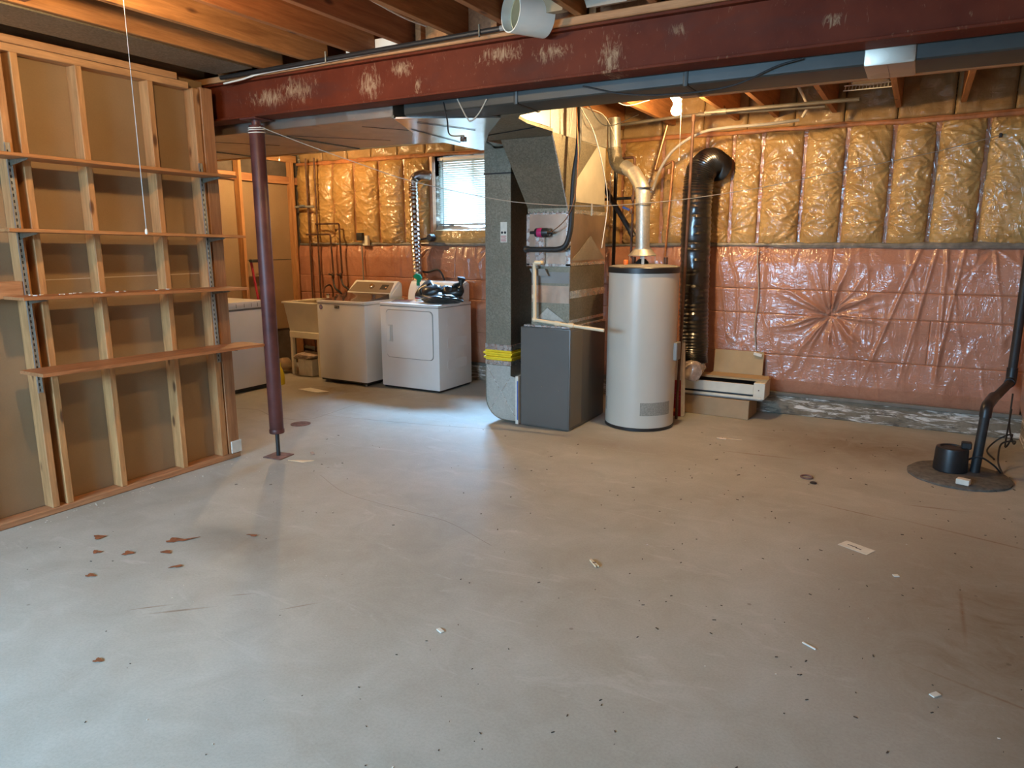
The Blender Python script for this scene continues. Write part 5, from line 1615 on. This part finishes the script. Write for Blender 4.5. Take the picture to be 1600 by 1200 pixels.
MB().lathe((-4.70, 6.22, 0), [(.0368, .945), (.0370, .948), (.0370, 1.0), (.0368, 1.003)], 20).part(spb, 'bottle_label', M['red_metal'])
MB().lathe((-4.70, 6.22, 0), [(.018, 1.085), (.019, 1.09), (.019, 1.115), (.014, 1.12)], 16).part(spb, 'collar', M['green'])
MB().ext([(-4.74, 6.21, 1.16), (-4.755, 6.21, 1.19), (-4.72, 6.21, 1.215), (-4.67, 6.21, 1.20), (-4.65, 6.21, 1.165), (-4.68, 6.21, 1.12), (-4.715, 6.21, 1.12), (-4.705, 6.21, 1.155)], (0, .022, 0)).part(spb, 'trigger_head', M['green'])
mg = thing('magazine', 'thin dark magazine lying on the dryer beside the spray bottle', 'magazine', (-4.86, 6.1, .919))
MB().obox((-4.84, 6.12, .9225), (.20, .26, .006), Matrix.Rotation(.5, 3, 'Z')).part(mg, 'pages', M['paper'])
MB().obox((-4.84, 6.12, .9265), (.202, .262, .0012), Matrix.Rotation(.5, 3, 'Z')).part(mg, 'cover', simple('maroon_cover', (.11, .05, .06), .35, 0, .5, 30))

# ------------------------------------------------------------------ SINK
sk = thing('laundry_sink', 'white plastic laundry tub sink on legs left of the washer', 'sink', (-6.2, 6.35, 0))
SX0, SX1, SY0, SY1 = -6.46, -5.88, 5.90, 6.50
b = MB()
top_ = [(SX0 + .02, SY0 + .02), (SX1 - .02, SY0 + .02), (SX1 - .02, SY1 - .02), (SX0 + .02, SY1 - .02)]
ctr = ((SX0 + SX1) / 2, (SY0 + SY1) / 2)
def ring(f, z): return [(ctr[0] + (x - ctr[0]) * f, ctr[1] + (y - ctr[1]) * f, z) for x, y in top_]
b.hexa(ring(.86, .52), ring(1.0, .845))
# hollow: remove the top face and add inner shell
b.bm.faces.ensure_lookup_table()
tf = max(b.bm.faces, key=lambda f_: f_.calc_center_median().z)
r_ = bmesh.ops.inset_individual(b.bm, faces=[tf], thickness=.025)
bmesh.ops.translate(b.bm, verts=list(tf.verts), vec=(0, 0, -.28))
for v in tf.verts:
    v.co.x = ctr[0] + (v.co.x - ctr[0]) * .85; v.co.y = ctr[1] + (v.co.y - ctr[1]) * .85
b.part(sk, 'basin', M['cream_plastic'])
b = MB()
b.box(SX0, SX1, SY0, SY0 + .035, .845, .868, .005); b.box(SX0, SX1, SY1 - .10, SY1, .845, .868, .005)
b.box(SX0, SX0 + .035, SY0, SY1, .845, .868, .005); b.box(SX1 - .035, SX1, SY0, SY1, .845, .868, .005)
b.part(sk, 'rim', M['cream_plastic'])
MB().box(SX0 + .05, SX1 - .05, SY0 + .05, SY1 - .05, .44, .52, .008).part(sk, 'apron', M['cream_plastic'])
for (x, y) in ((SX0 + .075, SY0 + .075), (SX1 - .075, SY0 + .075), (SX0 + .075, SY1 - .075), (SX1 - .075, SY1 - .075)):
    MB().beam_between((x, y, 0), (x, y, .45), .045, .035, (1, 0, 0), .003).part(sk, 'leg', M['cream_plastic'])
MB().tube([(ctr[0], ctr[1], .02), (ctr[0], ctr[1], .46)], .022, 12).part(sk, 'drain_pipe', M['pvc_white'])
fa_ = thing('tap', 'dark metal tap standing on the laundry sink', 'tap', (-6.17, 6.45, .868))
MB().tube(smooth_path([(-6.17, 6.455, .868), (-6.17, 6.455, .98), (-6.17, 6.41, 1.04), (-6.17, 6.33, 1.02), (-6.17, 6.30, .96)], 6), .011, 10).part(fa_, 'spout', M['copper'])
for x in (-6.25, -6.09):
    MB().lathe((x, 6.455, 0), [(.016, .868), (.018, .90), (.026, .91), (.024, .93)], 12).part(fa_, 'handle', M['chrome'])

# pile under the sink
nb = thing('newspaper_box', 'small open box heaped with old newspapers beneath the sink', 'box', (-6.12, 6.0, 0))
MB().box(-6.27, -6.05, 5.93, 6.17, .002, .20, .004).part(nb, 'carton', M['paper'])
for k in range(5):
    MB().obox((-6.18 + .015 * k, 6.02 - .01 * k, .208 + .013 * k), (.30 - .02 * k, .25, .011), Matrix.Rotation(.15 * k - .3, 3, 'Z') @ Matrix.Rotation(.05 * (k - 2), 3, 'Y'), .002).part(nb, 'newspaper', M['newspaper'])
b = MB().sphere((-5.90, 6.08, .10), .11, (.85, 1.0, .95), 24, 16)
b.jitter(.035, 9, 4)
for v in b.bm.verts: v.co.z = max(v.co.z, .002)
b.solo('green_bag', M['green_cloth'], 'dark green bag slumped between the sink and the washer', 'bag')
b = MB().sphere((-6.58, 5.95, .10), .11, (1.2, 1.0, .8), 20, 14)
b.jitter(.04, 8, 7)
for v in b.bm.verts: v.co.z = max(v.co.z, .002)
b.solo('brown_sack', M['cardboard_dark'], 'crumpled brown paper sack on the floor left of the sink', 'sack')
ys = thing('yellow_jug', 'bright yellow plastic bottle standing on the floor behind the post', 'bottle', (-6.05, 5.45, 0))
MB().lathe((-6.045, 5.44, 0), [(.045, .001), (.05, .01), (.05, .10), (.035, .16), (.016, .20), (.016, .22), (.0, .222)], 20).part(ys, 'bottle', M['yellow_plastic'])
MB().lathe((-6.045, 5.44, 0), [(.018, .215), (.018, .24), (.0, .242)], 14).part(ys, 'cap', M['yellow_plastic'])

# ------------------------------------------------------------------ FREEZER
fz = thing('chest_freezer', 'white chest freezer partly hidden behind the end of the studwork', 'freezer', (-6.4, 4.7, 0))
zx1 = -6.02
MB().box(-6.70, zx1, 3.95, 5.28, .045, .855, .012, 2).part(fz, 'body', M['white_enamel'])
MB().box(-6.68, zx1 - .03, 3.97, 5.26, .004, .046).part(fz, 'plinth', M['dark_plastic'])
MB().box(-6.71, zx1 + .005, 3.94, 5.29, .872, .945, .012, 2).part(fz, 'lid', M['white_enamel'])
MB().box(-6.69, zx1 - .006, 3.96, 5.27, .853, .874).part(fz, 'gasket', M['grey_plastic'])
for y in (4.90, 5.0, 5.09, 5.17):
    MB().box(zx1 + .005, zx1 + .006, y, y + .006, .885, .925).part(fz, 'lid_mark', M['grey_plastic'])
MB().box(zx1 + .0, zx1 + .012, 4.55, 4.65, .845, .90, .004).part(fz, 'handle', M['white_enamel'])
rb_ = thing('folding_stool', 'dark red folded metal stool leaning behind the freezer', 'stool', (-6.83, 5.85, .0))
MB().tube([(-6.84, 5.83, 1.34), (-6.72, 5.93, .02)], .014, 8).part(rb_, 'leg', M['red_metal'])
MB().tube([(-6.80, 5.98, 1.30), (-6.72, 5.73, .02)], .014, 8).part(rb_, 'leg', M['red_metal'])
MB().obox((-6.80, 5.92, 1.33), (.06, .26, .035), None, .008).part(rb_, 'seat', M['black_rubber'])

# ------------------------------------------------------------------ FLOOR ITEMS
dn = thing('floor_drain', 'small round dark floor drain near the post', 'drain', (-4.54, 4.28, 0))
MB().lathe((-4.54, 4.28, 0), [(.085, .0005), (.085, .003), (.070, .004)], 28).part(dn, 'ring', M['rust'])
b = MB().lathe((-4.54, 4.28, 0), [(.069, .001), (.069, .0025)], 24)
b.part(dn, 'grate', M['black_metal'])
for k in range(5):
    MB().box(-4.595, -4.485, 4.24 + k * .02, 4.245 + k * .02, .0026, .005).part(dn, 'bar', M['rust'])

clothespin('clothespin', (-1.25, 5.60, .002), .15, 0, 'pale wooden clothespin on the floor in front of the water heater')
MB().obox((-1.17, 5.635, .003), (.14, .008, .004), Matrix.Rotation(.1, 3, 'Z')).solo('wood_splinter', M['pine'], 'thin wooden splinter beside the clothespin before the heater', 'splinter')
clothespin('clothespin', (-1.248, 3.009, .002), -.75, 0, 'pale clothespin lying on the open floor in mid-room', L=.08)
cd = thing('paper_card', 'white printed card lying on the floor towards the right', 'card', (-.145, 3.856, 0))
MB().obox((-.145, 3.856, .0015), (.155, .085, .0012), Matrix.Rotation(-.45, 3, 'Z')).part(cd, 'card', M['paper'])
for (dx_, dy_, w_) in ((-.02, .01, .05), (.01, -.012, .03)):
    MB().obox((-.145 + dx_, 3.856 + dy_, .0024), (w_, .007, .0005), Matrix.Rotation(-.45, 3, 'Z')).part(cd, 'printed_mark', M['dark_plastic'])
MB().tube([(-.524 + .036 * math.cos(a), 4.92 + .036 * math.sin(a), .006) for a in [2 * PI * i / 24 for i in range(24)]], .006, 8, closed=True).solo('rubber_ring', M['rust'], 'small rusty brown ring on the floor left of the sump', 'ring')
MB().lathe((-.47, 4.82, 0), [(.022, .001), (.022, .006), (.018, .008)], 16).solo('dark_washer', M['dark_plastic'], 'small dark disc on the floor just below the rusty ring', 'disc')
MB().obox((-1.55, 2.14, .003), (.035, .018, .005), Matrix.Rotation(-.4, 3, 'Z'), .001).solo('paper_scrap', M['paper'], 'small white paper scrap in the lower middle of the floor', 'scrap')
MB().obox((-.233, 2.76, .003), (.06, .008, .005), Matrix.Rotation(-.5, 3, 'Z'), .001).solo('white_stick', M['paper'], 'thin white stick lying on the floor at lower right', 'stick')
MB().obox((.043, 3.60, .003), (.025, .02, .004), Matrix.Rotation(.5, 3, 'Z')).solo('white_chip', M['paper'], 'tiny white chip on the floor below the printed card', 'chip')
MB().obox((.19, 2.65, .003), (.035, .02, .004), Matrix.Rotation(.9, 3, 'Z')).solo('film_scrap', M['paper'], 'torn pale film scrap near the bottom right of the floor', 'scrap')
MB().ext([(-3.83, 3.47, .001), (-3.70, 3.49, .001), (-3.66, 3.56, .001), (-3.72, 3.53, .001)], (0, 0, .006)).solo('wood_chip', M['pine'], 'pale yellow wood chip on the floor right of the post base', 'chip')
MB().obox((-3.80, 3.68, .006), (.06, .022, .01), Matrix.Rotation(-.6, 3, 'Z'), .002).solo('wood_chip', simple('pinkish_wood', (.42, .28, .2), .7), 'pinkish brown wood chip behind the yellow one near the post', 'chip')
MB().ext([(-5.66, 5.33, .001), (-5.35, 5.30, .001), (-5.28, 5.40, .001), (-5.60, 5.45, .001)], (0, 0, .004)).solo('cardboard_scrap', M['paper'], 'flat torn paper scrap on the floor in front of the washer', 'scrap')
MB().box(-4.235, -4.21, 3.30, 3.39, .04, .13, .004).solo('plastic_wedge', M['paper'], 'pale plastic scrap stuck at the foot of the end stud', 'scrap')


def leaf(x, y, L, W, a, label, tail=False):
    b = MB()
    pts_ = []
    n_ = 12
    for k in range(n_):
        t_ = 2 * PI * k / n_
        r_ = 1 + .35 * math.sin(t_ * 3 + x * 9) + random.uniform(-.12, .12)
        pts_.append(Vector((L / 2 * r_ * math.cos(t_), W / 2 * r_ * math.sin(t_), .002 + .003 * abs(math.sin(t_ * 2)))))
    if tail:
        pts_[0] = Vector((L * 1.1, W * .9, .004))
    R = Matrix.Rotation(a, 3, 'Z')
    b.ext([Vector((x, y, 0)) + R @ p for p in pts_], (0, 0, .0015))
    b.solo('dry_leaf', M['leaf'], label, 'leaf', 'dry brown leaf bits before the studwork')


leaf(-3.28, 2.177, .10, .05, .5, 'largest dry brown leaf bit, with a curled tail', True)
leaf(-3.674, 2.001, .07, .045, 0, 'dry brown leaf bit nearest the studwork bottom plate')
leaf(-3.50, 1.885, .045, .03, .2, 'small dry leaf bit just below the one nearest the studwork')
leaf(-3.35, 1.956, .055, .045, .4, 'dry leaf bit left of the tailed leaf')
leaf(-3.19, 2.06, .055, .035, .2, 'reddish leaf bit just under the tailed leaf')
leaf(-3.0, 1.98, .06, .022, .9, 'narrow dark leaf bit between the others')
leaf(-3.27, 1.72, .045, .03, .3, 'leaf bit lower left among the brown leaf bits')
leaf(-2.551, 1.329, .032, .026, .3, 'single orange-brown leaf bit near the bottom left of the floor')
leaf(-2.98, 2.42, .06, .02, .2, 'faint brown leaf bit farthest right before the studwork')

rr = random.Random(5)
b = MB()
for k in range(260):
    if k < 150:
        x = rr.uniform(-1.6, .7); y = rr.uniform(1.4, 6.2)
    else:
        x = rr.uniform(-4.0, .3); y = rr.uniform(1.0, 5.0)
    s = rr.uniform(.0015, .0045) * (0.5 + y / 5)
    b.obox((x, y, .0015), (s * rr.uniform(1, 4), s, .002), Matrix.Rotation(rr.random() * 3, 3, 'Z'))
b.solo('floor_grit', M['speck'], 'dark specks of grit scattered over the concrete floor', 'grit', kind='stuff')
b = MB()
for k in range(90):
    t_ = rr.random()
    if t_ < .5:
        y = rr.uniform(1.8, 3.4); x = -4.19 + abs(rr.gauss(0, .06))
    else:
        x = rr.uniform(-3.9, .4); y = rr.uniform(1.2, 5.2)
    s = rr.uniform(.002, .005)
    b.obox((x, y, .0015), (s * rr.uniform(1, 2), s, .002), Matrix.Rotation(rr.random() * 3, 3, 'Z'))
b.solo('plaster_crumbs', M['paper'], 'white plaster crumbs scattered over the concrete floor', 'crumbs', kind='stuff')

for o in list(bpy.data.objects):
    if '_o' in o:
        del o['_o']
